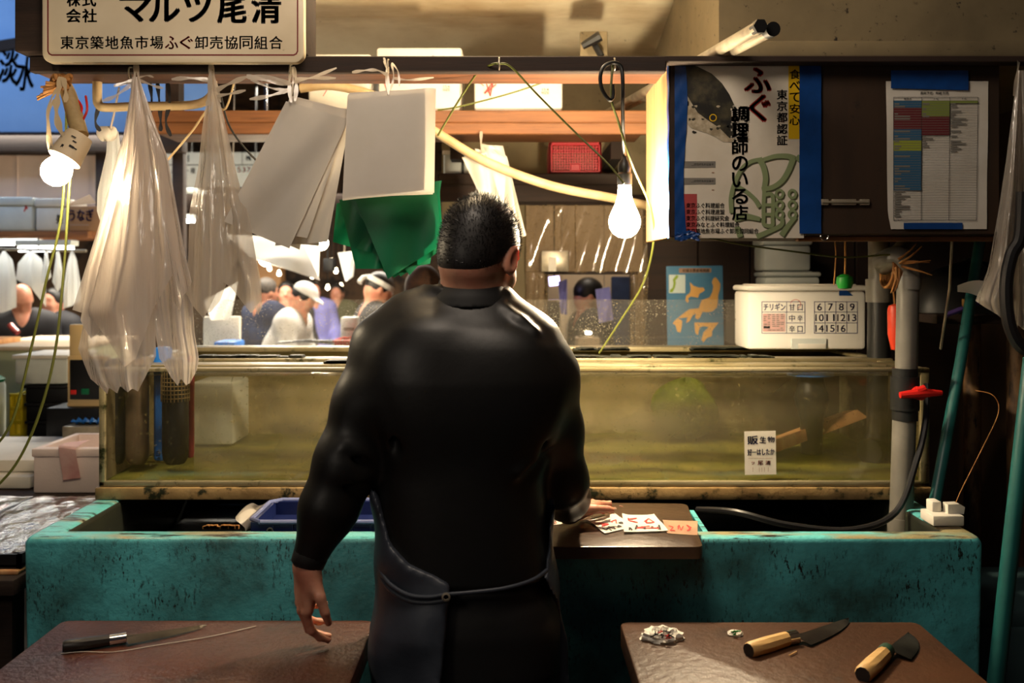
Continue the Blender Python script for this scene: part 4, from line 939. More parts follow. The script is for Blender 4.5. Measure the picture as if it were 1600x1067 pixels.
# ---------------------------------------------------------------- hanging plastic bags
def ipol(tab, y):
    ys = [q[0] for q in tab]; return float(np.interp(y, ys, [q[1] for q in tab]))
def hang(mb, L, Rr, ybot, Y, amp, nf, ph, nu=44, nv=60, bulge=.0, m=0, curl=0):
    """sheet of film between the outlines L and R (photo row, column), folded in depth"""
    yt = L[0][0]
    def fn(u, v):
        yb = ybot(u) if callable(ybot) else ybot
        y = yt+(yb-yt)*v; x = ipol(L, y)*(1-u)+ipol(Rr, y)*u
        a = amp*min(1, .12+1.3*v)
        d = a*(.9*math.sin(nf*4.4*u+ph+.8*v)+.22*math.sin(nf*11.1*u+ph*2.7-.6*v)+.30*math.exp(-((u-.3-.05*math.sin(ph))/.03)**2)+.26*math.exp(-((u-.72)/.025)**2))-bulge*math.sin(3.14*u)*min(1, v*1.6)
        d += curl*max(0, v-.85)*math.sin(u*17+ph)
        return W(x, y, Y+d)
    mb.grid(fn, nu, nv, m)
def jag(vals):
    n = len(vals)-1
    return lambda u: float(np.interp(u, [i/n for i in range(n+1)], vals))
def ribbon(mb, pts, w, m=0):
    P = smooth([Vector(p) for p in pts], 5)
    vs, fs = [], []
    for i, p in enumerate(P):
        t = (P[min(i+1, len(P)-1)]-P[max(i-1, 0)]).normalized(); n = t.cross(Vector((.25, -1, .1))).normalized()*(w*(.7+.3*math.sin(i*1.1)))
        vs += [p-n, p+n]
    fs = [(2*i, 2*i+1, 2*i+3, 2*i+2) for i in range(len(P)-1)]
    mb.add(vs, fs, m)
YB = 2.45
def bag_thing(name, label, cat, top, sheets, mat, ties, group=None):
    t = thing(name, label, cat, W(top[0], top[1], YB), group)
    mb = MB()
    for a in sheets: hang(mb, *a[0], **a[1])
    obj('film', mb, mat, t, sm=80)
    if ties:
        mb = MB()
        for pts, w in ties: ribbon(mb, [W(*p) for p in pts], w)
        obj('tie_string', mb, K['string'], t, sm=80)
    return t
# large bundle of clear bags nearest the cream bulb
L1 = [(120, 207), (160, 203), (195, 196), (240, 182), (350, 155), (485, 113), (530, 122), (615, 150)]; R1 = [(120, 217), (160, 220), (180, 236), (240, 262), (330, 276), (400, 288), (450, 300), (560, 304), (615, 300)]
bag_thing('plastic_bag_bundle', 'largest bundle of clear plastic bags, hung in front of the end of the tank', 'plastic bags', (212, 120), [
    (([(120, 207), (195, 198), (240, 184), (350, 155), (484, 113), (500, 120), (560, 135)], [(120, 217), (180, 236), (240, 260), (330, 274), (400, 288), (415, 289)], jag([484, 492, 530, 575, 560, 520, 470, 430, 408]), 2.43, .018, 2.6, .4), dict(bulge=.03)),
    (([(120, 208), (300, 178), (480, 136), (545, 122), (590, 140), (616, 160)], [(120, 216), (300, 236), (480, 242), (560, 244), (616, 232)], jag([592, 616, 606, 615, 603, 613, 607, 612, 590, 556]), 2.455, .018, 3.0, 2.0), dict(bulge=.015)),
    (([(120, 212), (300, 215), (480, 236), (560, 249), (602, 264)], [(120, 217), (250, 263), (400, 284), (450, 300), (520, 304), (560, 311), (602, 304)], jag([560, 590, 603, 592, 602, 598, 578]), 2.48, .016, 2.2, 4.0), dict(bulge=.02)),
    (([(120, 209), (260, 190), (420, 140), (510, 124)], [(120, 214), (260, 215), (420, 205), (560, 196)], jag([500, 530, 512, 540, 520]), 2.415, .010, 1.9, 5.2), dict()),
    (([(180, 226), (300, 240), (420, 262), (500, 276)], [(180, 234), (250, 263), (400, 290), (450, 302), (500, 303)], jag([470, 486, 462, 455, 440]), 2.42, .012, 1.8, 2.2), dict(bulge=.012))],
    K['bag'], [([(212, 100, 2.47), (210, 120, 2.44), (206, 150, 2.44), (203, 190, 2.43)], .006), ([(214, 100, 2.47), (217, 125, 2.44), (222, 160, 2.44), (230, 180, 2.43)], .005), ([(210, 124, 2.44), (190, 130, 2.42), (178, 135, 2.41), (205, 128, 2.44)], .004), ([(215, 124, 2.44), (240, 134, 2.42), (255, 138, 2.41)], .004), ([(208, 130, 2.44), (180, 150, 2.42), (160, 158, 2.41)], .0055), ([(214, 122, 2.44), (230, 118, 2.43), (240, 121, 2.42)], .003)])
Ls = [(205, 168), (240, 166), (300, 152), (400, 150)]; Rs = [(205, 185), (240, 190), (300, 205), (400, 200)]
t = bag_thing('plastic_bag', 'crumpled white-topped bag tucked behind the largest bag bundle', 'plastic bag', (170, 200), [((Ls, Rs, jag([330, 380, 395, 360]), 2.74, .012, 2, 1), dict())], K['bagw'], None)
mb = MB()
for i in range(3): mb.grid(lambda u, v, i=i: W(166+14*math.cos(u*6.28)*(.5+.5*math.sin(v*3.14+.1))*(1+.25*math.sin(u*19+i)), 209-10*math.cos(v*3.14)+2*math.sin(u*23+i), 2.735+.016*math.sin(u*6.28)*math.sin(v*3.14)), 28, 10)
obj('knot', mb, K['sheet'], t)
mb = MB(); mb.tube([W(172, 205, 2.735), W(180, 170, 2.70), W(186, 137, 2.645)], .003, 6); obj('cord', mb, K['string'], t)
L2 = [(108, 327), (140, 326), (160, 322), (200, 316), (260, 310), (330, 296), (400, 294), (470, 288)]; R2 = [(108, 333), (140, 336), (160, 344), (200, 354), (280, 372), (350, 392), (440, 405), (500, 408)]
bag_thing('plastic_bag_bundle', 'narrow bundle of glossy clear bags hanging second from the cream bulb', 'plastic bags', (330, 112), [
    ((L2, R2, jag([455, 480, 498, 470, 440, 450, 470, 490, 470]), 2.46, .016, 2.1, 2.2), dict(bulge=.02)),
    (([(108, 328), (200, 322), (330, 306), (480, 300)], [(108, 333), (200, 345), (330, 365), (420, 378), (480, 372)], jag([470, 490, 488, 470, 420, 400]), 2.50, .014, 2.6, .4), dict()),
    (([(112, 329), (260, 350), (400, 366), (490, 384)], [(112, 333), (220, 356), (340, 388), (440, 408), (495, 410)], jag([380, 420, 470, 492, 480]), 2.53, .010, 1.2, 3), dict())],
    K['bag2'], [([(330, 100, 2.47), (329, 112, 2.45), (326, 150, 2.45), (324, 165, 2.45)], .0055), ([(331, 100, 2.47), (336, 125, 2.45), (345, 160, 2.45)], .0045), ([(328, 125, 2.45), (295, 122, 2.43), (268, 124, 2.42)], .006), ([(336, 142, 2.45), (360, 130, 2.43), (385, 120, 2.42)], .007), ([(338, 150, 2.45), (362, 146, 2.43), (384, 141, 2.42)], .005), ([(385, 119, 2.42), (420, 126, 2.43), (452, 132, 2.45)], .007), ([(392, 124, 2.43), (425, 138, 2.44), (450, 140, 2.45)], .004)])
# milky sheets cut square
def patch(mb, c, Y, bend=.02, ph=0, n=14, m=0, dY=0):
    P = [Vector(p) for p in c]
    def fn(u, v):
        p = (P[0]*(1-u)+P[1]*u)*(1-v)+(P[3]*(1-u)+P[2]*u)*v
        return W(p.x, p.y, Y+dY*v+bend*v*math.sin(3.0*u+ph)+bend*.35*math.sin(7*u+4*v+ph))
    mb.grid(fn, n, n, m)
t = thing('plastic_sheet_bundle', 'fanned milky plastic sheets tied by a corner, left of the square white stack', 'plastic sheets', W(460, 140, 2.47))
t['label'] = 'fanned milky plastic sheets tied by a corner beside the square white stack'
mb = MB()
V2 = lambda *q: [Vector((a, b, 0)) for a, b in q]
for c, Y, bd, ph in ((V2((447, 158), (545, 186), (452, 388), (350, 346)), 2.445, .018, .2), (V2((452, 154), (549, 172), (480, 372), (372, 352)), 2.462, .018, 1.0), (V2((458, 150), (549, 174), (512, 378), (430, 384)), 2.478, .02, 2.0), (V2((458, 150), (546, 172), (498, 384), (452, 380)), 2.492, .02, 2.9), (V2((456, 150), (520, 166), (468, 390), (400, 362)), 2.505, .015, .5)):
    patch(mb, c, Y, bd, ph)
obj('sheets', mb, K['sheet'], t, sm=60)
mb = MB()
for pts, w in (([(456, 104, 2.475), (452, 130, 2.45), (455, 160, 2.44)], .006), ([(458, 104, 2.475), (463, 130, 2.45), (461, 158, 2.44)], .006), ([(455, 132, 2.45), (430, 122, 2.43), (385, 119, 2.43)], .006), ([(458, 128, 2.45), (490, 120, 2.43), (526, 106, 2.42)], .0045), ([(460, 124, 2.45), (490, 122, 2.44), (525, 122, 2.43)], .005), ([(452, 140, 2.45), (420, 150, 2.43), (390, 155, 2.42)], .006), ([(457, 105, 2.47), (458, 125, 2.43), (456, 150, 2.43)], .003)): ribbon(mb, [W(*p) for p in pts], w)
obj('tie_string', mb, K['string'], t, sm=80)
t = thing('plastic_sheet_stack', 'square white stack of plastic sheets hanging by a punched hole', 'plastic sheets', W(607, 130, 2.46))
mb = MB()
for i in range(12):
    k = i*1.1; Y = 2.432+i*.0042
    patch(mb, V2((543+k*.3, 149-k*.35), (672+k*.75, 137+k*.1), (667+k*.95, 300+k*.35-(3 if i % 3 else 0)), (535+k*.35, 312-k*.5+(2 if i % 2 else 0))), Y, .004, i*.05, 10, dY=-.02)
obj('sheets', mb, K['sheet'], t, sm=60)
pl = Plate(lambda x, y, l: W(x, y, 2.4315)-Vector((0, l, 0))); pl.poly([(607+2*math.cos(a), 148.5+2.2*math.sin(a)) for a in np.linspace(0, 5.7, 10)][::-1]); obj('punched_hole', pl.mb, K['ink'], t)
mb = MB()
for pts, w in (([(600, 95, 2.475), (606, 115, 2.44), (608, 147, 2.428)], .003), ([(606, 100, 2.475), (603, 120, 2.44), (607, 148, 2.427)], .003), ([(612, 100, 2.47), (615, 120, 2.44), (610, 142, 2.43)], .003), ([(606, 118, 2.44), (590, 110, 2.43), (570, 110, 2.42), (550, 113, 2.42)], .0045), ([(612, 98, 2.47), (622, 112, 2.44), (624, 135, 2.43)], .003), ([(615, 122, 2.44), (640, 125, 2.43), (678, 121, 2.42)], .004), ([(600, 90, 2.47), (603, 100, 2.45)], .003)): ribbon(mb, [W(*p) for p in pts], w)
obj('tie_string', mb, K['string'], t, sm=80)
t = thing('green_sheet_bundle', 'bundle of dark green plastic sheets hanging below the square white stack', 'plastic sheets', W(607, 300, 2.52))
mb = MB()
for c, Y, bd, ph in ((V2((548, 296), (682, 286), (690, 382), (606, 436)), 2.50, .012, .3), (V2((545, 300), (686, 284), (692, 370), (640, 430)), 2.514, .012, .9), (V2((540, 303), (680, 290), (676, 400), (626, 432)), 2.526, .012, 1.5), (V2((530, 312), (640, 300), (600, 420), (556, 420)), 2.538, .014, 2.4), (V2((526, 318), (620, 300), (584, 396), (520, 378)), 2.552, .02, 1.9), (V2((536, 306), (690, 282), (672, 412), (600, 425)), 2.545, .012, 2.6), (V2((544, 300), (688, 284), (686, 394), (615, 434)), 2.558, .012, 2.2)):
    patch(mb, c, Y, bd, ph)
obj('sheets', mb, K['greenp'], t, sm=60)
mb = MB(); mb.tube([W(604, 128, 2.505), W(606, 200, 2.515), W(608, 300, 2.52)], .0025, 6); mb.tube([W(607, 112, 2.48), W(604, 130, 2.505)], .0025, 6); obj('tie_string', mb, K['string'], t)
t = thing('plastic_sheet_bundle', 'small white folded sheets hanging from the shelf behind the head', 'plastic sheets', W(745, 215, 3.36))
mb = MB()
for c, Y, ph in ((V2((722, 246), (760, 238), (800, 375), (762, 330)), 3.35, .4), (V2((742, 232), (792, 244), (822, 368), (795, 380)), 3.365, 1.3), (V2((752, 226), (786, 228), (816, 352), (772, 360)), 3.38, 2.2)): patch(mb, c, Y, .025, ph)
obj('sheets', mb, K['sheet'], t, sm=60); mb = MB(); ribbon(mb, [W(752, 205, 3.39), W(752, 228, 3.37), W(760, 245, 3.35)], .006); ribbon(mb, [W(752, 226, 3.37), W(772, 232, 3.36), W(790, 246, 3.36)], .005); obj('tie_string', mb, K['string'], t)
# ---------------------------------------------------------------- bulbs
def bulb_prof(r, ln):
    return [(.0001, -r), (r*.38, -r*.93), (r*.72, -r*.70), (r*.93, -r*.36), (r, 0), (r*.94, r*.34), (r*.78, r*.72), (r*.58, r*1.15), (r*.44, r*1.6), (r*.40, ln)]
Yk = 2.60; c = W(976, 347, Yk); r = 25*Yk/FP
t = thing('hanging_bulb', 'bare lit light bulb hanging from a black cable beside the notice cabinet', 'light bulb', W(976, 260, Yk))
obj('bulb_glass', MB().lathe(bulb_prof(r, r*2.3), c, 28), K['lit'], t)
zc = c.z+r*2.28
sk = obj('socket', MB().lathe([(.019, 0), (.0205, .004), (.0205, .03), (.016, .036), (.0185, .045), (.0165, .062), (.008, .072), (.006, .085)], (c.x, c.y, zc), 24), K['rubber'], t)
obj('cable', MB().tube([(c.x, c.y, zc+.08), W(974, 220, Yk-.05), W(973, 160, 2.475), W(973, 128, 2.462), W(970, 104, 2.462), W(958, 98, 2.462), W(944, 104, 2.462), W(938, 120, 2.462), W(941, 140, 2.465), W(952, 156, 2.47), W(958, 150, 2.475), W(957, 132, 2.475)], .0052, 10, spline=6), K['kwire'], t)
Yl = 2.40; c = W(88, 268, Yl); r = 23*Yl/FP
t = thing('hanging_bulb', 'bare lit light bulb in a taped cream cup under the signboard end', 'light bulb', W(100, 120, Yl))
ax = (W(118, 222, Yl+.03)-c).normalized(); rot = Vector((0, 0, 1)).rotation_difference(ax).to_matrix().to_4x4()
obj('bulb_glass', MB().lathe(bulb_prof(r, r*1.4), c, 28, xf=rot), K['lit_l'], t)
p0 = c+ax*(r*.95); sc = obj('socket', MB().lathe([(.038, 0), (.041, .002), (.036, .06), (.033, .075), (.0001, .078)], p0, 28, xf=rot), M('cream_taped_cup', s(222, 200, 164), .6), t)
mb = MB()
for i, (u, v, dx, dz) in enumerate(((.3, .03, .012, .006), (.3, .045, .010, .003), (-.2, .02, .006, .012), (.5, .03, .012, .003), (.1, .055, .012, .003))):
    a = -1.4+u; q = Vector((.0395*math.cos(a), .0395*math.sin(a), v)); tv = Vector((-math.sin(a), math.cos(a), 0))*dx*.5; wv = Vector((0, 0, dz*.5)); mb.add([p0+rot @ k for k in (q-tv-wv, q+tv-wv, q+tv+wv, q-tv+wv)], [(0, 1, 2, 3)])
obj('brush_marks', mb, K['ink'], sc)
pt2 = p0+rot @ Vector((0, 0, .075))
obj('neck', MB().tube([pt2, W(116, 178, Yl+.06), W(108, 150, Yl+.07), W(100, 132, Yl+.08)], [.022, .018], 12, spline=4), M('masking_tape', s(186, 160, 112), .6, c2=s(160, 134, 90), scale=30), t)
mb = MB()
for i in range(5): mb.tube([W(96+9*math.cos(a+i)+i*3-6, 128+10*math.sin(a*1.0+i*2), Yl+.055+.02*math.sin(a*2+i)) for a in np.linspace(0, 6, 12)], .006, 7)
for i in range(8): mb.tube([W(100, 134, Yl+.05), W(70-i*1.5+R.uniform(-4, 4), 128+i*4, Yl+.03)], [.006, .003], 6)
obj('string_knot', mb, K['straw'], t)
mb = MB()
ribbon(mb, [W(96, 120, Yl+.03), W(90, 150, Yl+.02), W(88, 175, Yl+.01), W(95, 205, Yl), W(112, 228, Yl-.01)], .009); ribbon(mb, [W(99, 122, Yl+.03), W(103, 145, Yl+.02), W(102, 160, Yl+.01)], .007)
ribbon(mb, [W(92, 135, Yl+.02), W(78, 160, Yl+.01), W(74, 195, Yl), W(77, 236, Yl)], .0045); ribbon(mb, [W(84, 155, Yl+.02), W(76, 185, Yl), W(83, 238, Yl)], .003)
obj('tape_ribbon', mb, M('cloth_ribbon', s(206, 184, 146), .7, trans=.2), t, sm=80)
obj('cable', MB().tube([W(120, 188, Yl+.05), W(128, 170, Yl+.06), W(120, 155, Yl+.07), W(108, 150, Yl+.075)], .003, 6, spline=4).tube([W(128, 190, Yl+.05), W(136, 172, Yl+.05), W(134, 150, Yl+.07)], .003, 6, spline=4), K['redp'], t)
obj('lamp_hook', MB().tube([W(100, 130, Yl+.08), W(100, 118, Yl+.085)], .006, 8), K['kwire'], t)
# pipe stub, wires under the rail
t = thing('elbow_pipe', 'thin cream pipe bending under the rail behind the largest bag bundle', 'pipe', W(170, 160, 2.62))
obj('pipe_tube', MB().tube([W(152, 128, 2.62), W(152, 150, 2.62), W(154, 163, 2.62), W(166, 168, 2.62), W(215, 166, 2.63), W(300, 164, 2.66), W(330, 150, 2.62), W(332, 126, 2.62)], .0125, 12, spline=4), K['hose'], t)
def cord(label, pts, r, mat, name='cord', sp=7): return tag(obj(name, MB().tube([W(*p) for p in pts], r, 6, spline=sp), mat), label, 'cord')
cord('green cord looping over the rail hook and down towards the lit bulb', [(684, 212, 2.62), (715, 160, 2.60), (745, 115, 2.54), (765, 102, 2.48), (782, 99, 2.465), (800, 106, 2.47), (840, 148, 2.50), (900, 208, 2.52), (950, 256, 2.50), (975, 287, 2.49)], .0028, K['gwire'])
cord('green cord slanting along the shelf front up to the rail', [(684, 172, 2.82), (720, 166, 2.80), (800, 145, 2.76), (880, 118, 2.72), (936, 104, 2.69)], .0026, K['gwire'])
cord('yellowish cord dropping past the lit bulb to the tank', [(958, 96, 2.483), (957, 105, 2.472), (955, 152, 2.475), (966, 190, 2.50), (990, 262, 2.55), (1014, 318, 2.7), (1022, 370, 2.85), (1006, 440, 3.0), (970, 500, 3.06), (936, 552, 3.06)], .0032, K['gwire'])
cord('thin brown cord hanging behind the narrow bag bundle', [(366, 128, 2.62), (352, 170, 2.64), (330, 165, 2.65), (300, 205, 2.67), (262, 250, 2.7)], .003, K['hose'])
cord('green cord falling beside the cream bulb onto the foam box, nearer the bag bundle', [(108, 150, 2.50), (112, 240, 2.5), (108, 300, 2.50), (100, 420, 2.5), (86, 550, 2.48), (60, 650, 2.47), (25, 725, 2.46), (-20, 775, 2.45)], .0034, K['gwire'])
cord('green cord falling beside the cream bulb, bowed further out', [(104, 150, 2.51), (102, 260, 2.51), (94, 350, 2.52), (72, 440, 2.52), (52, 530, 2.52), (18, 660, 2.52), (-30, 720, 2.52)], .0034, K['gwire'])
cord('black wire sagging across behind the white sheets', [(345, 150, 2.68), (360, 200, 2.7), (400, 250, 2.75), (440, 275, 2.8)], .003, K['kwire'])
t = thing('dark_cloth_strip', 'dark strips of cloth dangling under the rail behind the bag bundles', 'cloth strips', W(240, 140, 2.64))
for x in (234, 246, 262, 152):
    mb = MB(); ribbon(mb, [W(x, 130, 2.63), W(x+3, 160, 2.64), W(x-3+8*(x == 246), 190, 2.65), W(x+5, 205+8*(x == 262), 2.65)], .006); obj('cloth_strip', mb, K['dark_cloth'], t)
# ---------------------------------------------------------------- notice cabinet
Yc = 2.54; X0, X1 = xof(1054, Yc), xof(1566, Yc); Z0, Z1 = zof(368, Yc), zof(95, Yc)
t = thing('notice_cabinet', 'wooden wall cabinet overhead covered with posters, its pale side to the bulb', 'cabinet', ((X0+X1)/2, 2.75, Z0))
obj('cabinet_body', MB().rbox(X0+.004, X1, Yc+.022, 2.97, Z0, Z1-.004, .003, 1), K['darkwood'], t)
obj('side_panel', MB().rbox(X0-.014, X0+.004, Yc+.01, 2.975, Z0-.003, Z1-.006, .002, 1), K['palewood'], t, label='pale unpainted side board')
obj('blank_board', MB().rbox(X0-.012, xof(1256, Yc), Yc, Yc+.021, Z0-.004, Z1-.006, .002, 1), K['darkwood'], t)
dr = obj('plywood_door', MB().rbox(xof(1258, Yc), X1-.004, Yc+.004, Yc+.021, Z0+.002, Z1-.006, .003, 1), K['ply'], t)
mb = MB(); zb = zof(316, Yc)
for a, b2 in ((1281, 1294), (1299, 1337), (1343, 1358)): mb.rbox(xof(a, Yc), xof(b2, Yc), Yc-.006, Yc+.005, zb-.008, zb+.008, .002)
mb.tube([(xof(1284, Yc), Yc-.006, zb), (xof(1355, Yc), Yc-.006, zb)], .0035, 8)
obj('door_bolt', mb, K['brushed'], dr, label='metal sliding bolt')
obj('bottom_batten', MB().rbox(xof(1252, Yc), X1, Yc+.03, Yc+.06, Z0-.014, Z0, .003, 1), K['shelfwood'], t)
# blowfish poster
Yp = Yc-.0012
t = thing('blowfish_poster', 'white poster with dark blowfish head and brush lettering, taped at its edges', 'poster', W(1155, 372, Yp))
obj('poster_sheet', MB().grid(lambda u, v: W(1060+196*u, 97+275*v, Yp)-Vector((0, .0006*math.sin(u*9+v*4)**2, 0)), 14, 14), K['poster'], t)
pl = Plate(front(Yp-.0012), .0002)
fish = [(1070, 98), (1090, 104), (1112, 115), (1128, 130), (1140, 148), (1150, 170), (1153, 190), (1150, 208), (1143, 222), (1130, 222), (1118, 214), (1105, 208), (1092, 204), (1080, 200), (1070, 190)]
pl.poly(fish[::-1], 3); pl.poly([(1070, 190), (1080, 200), (1092, 204), (1105, 208), (1118, 214), (1130, 222), (1143, 222), (1150, 214), (1140, 216), (1124, 200), (1106, 188), (1090, 176), (1080, 160), (1074, 150), (1070, 150)][::-1], 4, 2)
for i in range(26): x, y = R.uniform(1074, 1140), R.uniform(158, 208); pl.poly([(x+R.uniform(1.5, 4)*math.cos(a), y+R.uniform(1, 3)*math.sin(a)) for a in np.linspace(6, .4, 7)], 3 if R.random() < .7 else 4, 3)
pl.poly([(1114+6*math.cos(a), 184+6*math.sin(a)) for a in np.linspace(6, .3, 14)], 6, 4); pl.poly([(1114+4.4*math.cos(a), 184+4.4*math.sin(a)) for a in np.linspace(6, .3, 14)], 5, 5)
pl.poly([(1075+3*math.cos(a), 162+7*math.sin(a)) for a in np.linspace(6, .3, 12)], 4, 4); pl.poly([(1075+1.6*math.cos(a), 162+4*math.sin(a)) for a in np.linspace(6, .3, 12)], 5, 5)
pl.text('ふ', 1164, 106, 1204, 145, 1, bold=.05); pl.text('ぐ', 1172, 148, 1203, 190, 1, bold=.05)
pl.rect(1232, 98, 1256, 217, 2); pl.vtext('食べて安心', 1234, 107, 1250, 197, 0, 2, .03, .82)
pl.vtext('東京都認証', 1214, 139, 1230, 228, 0, 1, .03, .86)
def em(pts, w0, w1):
    P = smooth([Vector((x, y, 0)) for x, y in pts], 6); n = len(P)
    for i in range(n-1):
        w = w0+(w1-w0)*i/(n-1); pl.line([(P[i].x+2, P[i].y+2), (P[i+1].x+2, P[i+1].y+2)], w, 8, 1+.01*i); pl.line([(P[i].x, P[i].y), (P[i+1].x, P[i+1].y)], w, 7, 2+.01*i)
em([(1143, 331), (1142, 310), (1147, 288), (1158, 265), (1172, 253), (1188, 249)], 7, 6); em([(1187, 249), (1193, 262), (1196, 278), (1194, 294)], 9, 8)
em([(1194, 249), (1212, 244), (1230, 244), (1240, 247)], 6, 9); em([(1239, 248), (1232, 266), (1222, 282), (1208, 292), (1192, 296)], 9, 7)
em([(1150, 290), (1164, 298), (1178, 310), (1186, 322)], 6, 7); em([(1150, 340), (1166, 338), (1186, 342)], 12, 6)
em([(1194, 297), (1193, 320), (1193, 340), (1194, 351), (1206, 352), (1207, 340), (1207, 306), (1196, 304)], 6, 6)
for y in (320, 335): em([(1194, y), (1207, y)], 5, 5)
for x in (1218, 1238):
    for y in (303, 320, 335): em([(x+5.5*math.cos(a), y+6*math.sin(a)) for a in np.linspace(0, 6.28, 8)], 4, 4)
em([(1222, 342), (1220, 352), (1200, 362), (1184, 369)], 6, 8); em([(1242, 340), (1232, 352), (1222, 366)], 6, 9); em([(1152, 356), (1156, 368)], 8, 9)
em([(1246, 246), (1254, 253)], 9, 6)
pl.vtext('調理', 1142.5, 164.5, 1169.5, 219, 12, 5.6, .05, .94); pl.vtext('調理師のいる店', 1144, 166, 1168, 345, 0, 6.4, .03, .9)
for y in (252, 278):
    pl.rect(1068, y, 1118, y+10, 9); pl.text('▁調理師免許証番号', 1080, y+3, 1115, y+7, 0, 2, .0)
for a, b2, y in ((1090, 1116, 269), (1090, 1116, 296)): pl.rect(a+22, y, b2, y+1.5, 10, 1)
pl.rect(1066, 303, 1089, 371, 11)
for i, (tx, xe) in enumerate((('東京ふぐ料理組合', 1132), ('東京ふぐ料理連盟', 1132), ('東京ふぐ料理研究会', 1139), ('東京みなとふぐ料理組合', 1155), ('東京築地魚市場ふぐ卸売協同組合', 1185))): pl.text(tx, 1072, 317+i*10, xe, 325+i*10, 0, 3, .02)
obj('lettering', pl.mb, [K['ink'], K['brushred'], K['posteryel'], K['fishskin'], K['fishbelly'], K['ink'], K['posteryel'], K['olive'], K['olive_d'], K['grayink'], K['brownpaper'], M('poster_seal_red', s(170, 70, 70), .5), K['poster']], t, sm=0)
obj('blue_tape', MB().grid(lambda u, v: W(1054+(17+3*math.sin(v*7))*u, 97+278*v, Yp-.0034)-Vector((0, .002*math.sin(v*21+u*3)**2, 0)), 4, 40), K['blue'], t)
obj('blue_tape', MB().grid(lambda u, v: W(1249+(34 if True else 0)*u, 101+264*v, Yp-.0034)-Vector((0, .0015*math.sin(v*17)**2, 0)), 4, 40), K['blue'], t)
obj('blue_tape', MB().grid(lambda u, v: W(1056+36*u+3*math.sin(v*9), 362+13*v+2*math.sin(u*8), Yp-.005)-Vector((0, .004*math.sin(u*14+v*5)**2, 0)), 14, 6), K['blue'], t)
obj('blue_tape', MB().grid(lambda u, v: Vector((X0-.0155-.001*math.sin(v*30), Yc-.001+.03*u, zof(97+275*v, Yp))), 3, 30), K['blue'], t)
# schedule paper
Yq = Yc+.0025
t = thing('schedule_paper', 'white printed schedule sheet with coloured columns taped to the plywood door', 'notice', W(1463, 358, Yq))
obj('paper_sheet', MB().grid(lambda u, v: W(1384+(3*v if v < .9 else 3+ (v-.9)*180*max(0, .25-u))+160*u-3*v*u*2, 127+231*v, Yq)-Vector((0, .003*math.sin(v*5+u*3)**2*(.3+.7*abs(u-.5))+.0006, 0)), 18, 24), K['paper'], t)
pl = Plate(lambda x, y, l: W(x-(y-150)/205*2.5*(x-1395)/130, y, Yq-.0044)-Vector((0, l, 0)), .0003)
cx = (1396, 1440, 1484, 1528); y0, y1 = 152, 344
for i, (c0, c1, ya, yb, m) in enumerate(((0, 1, 157, 168, 0), (0, 1, 168, 202, 1), (0, 1, 202, 219, 0), (0, 1, 219, 236, 3), (0, 1, 236, 298, 0), (1, 2, 157, 182, 2), (1, 2, 182, 211, 1), (2, 3, 157, 161, 2))): pl.rect(cx[c0], ya, cx[c1], yb, m)
n = 48
for i in range(n+1): y = y0+5+(y1-y0-5)*i/n; pl.rect(cx[0], y, cx[3], y+.55, 4, 2)
for x in cx: pl.rect(x-.35, y0, x+.35, y1, 5, 2)
pl.rect(cx[0], y0-.4, cx[3], y0+.4, 5, 2); pl.rect(cx[0], y1-.4, cx[3], y1+.4, 5, 2)
pl.text('産卵予定、時期 別表', 1438, 143, 1482, 147.5, 5, 2, .02); pl.text('種類名', 1412, 153, 1424, 156, 5, 2); pl.text('上旬', 1458, 153, 1466, 156, 5, 2); pl.text('下旬', 1502, 153, 1510, 156, 5, 2)
for j, (c0, rows) in enumerate(((0, list(range(1, 8))+list(range(12, 20))+list(range(22, 47))), (1, list(range(1, 7))+list(range(14, 19))), (2, range(1, 21)))):
    for i in rows:
        if R.random() < .7:
            y = y0+5.6+(y1-y0-5)*i/n; pl.rect(cx[c0]+1.5, y, cx[c0]+R.choice((7, 9, 12, 18, 26)), y+2.1, 6, 3)
obj('printed_table', pl.mb, [K['chartblue'], K['chartred'], K['chartgreen'], K['chartlime'], K['grayink'], K['ink'], K['grayink']], t, sm=0)
obj('blue_tape', MB().grid(lambda u, v: W(1392+121*u, 110+28*v+3*u*v, Yq-.0062)-Vector((0, .0015*math.sin(u*12+v*3)**2, 0)), 20, 5), K['blue'], t)
obj('blue_tape', MB().grid(lambda u, v: W(1412+92*u, 348+10*v, Yq-.0055), 6, 2), K['blue'], t)
# bits hanging under the cabinet
t = thing('hanging_brush', 'bright green bristle head on wires hanging under the notice cabinet', 'brush', W(1321, 400, 2.62))
obj('brush_head', MB().lathe([(.0001, 0), (.018, .003), (.024, .02), (.022, .034), (.010, .042), (.0001, .043)], W(1320, 452, 2.70), 16), K['greenb'], t)
obj('wire_handle', MB().tube([W(1320, 432, 2.70), W(1321, 400, 2.68), W(1320, 372, 2.64)], .003, 6, spline=4).tube([W(1303, 445, 2.66), W(1306, 400, 2.66), W(1304, 372, 2.64)], .002, 6, spline=4), K['straw'], t)
t = thing('key_ring', 'little key ring hooked under the notice cabinet door', 'key ring', W(1288, 368, 2.55))
obj('ring', MB().tube([W(1288+6*math.cos(a), 369+6*math.sin(a), 2.555) for a in np.linspace(0, 6.28, 18)], .0016, 6), K['chrome'], t); obj('key', MB().box(xof(1290, 2.555), xof(1304, 2.555), 2.554, 2.557, zof(366, 2.555), zof(361, 2.555)), K['brushed'], t)
cord('thin cord strung under the notice cabinet to the pipe', [(1110, 372, 2.60), (1160, 382, 2.62), (1240, 393, 2.64), (1320, 402, 2.66), (1390, 398, 2.66), (1420, 402, 2.64)], .0028, K['gwire'])
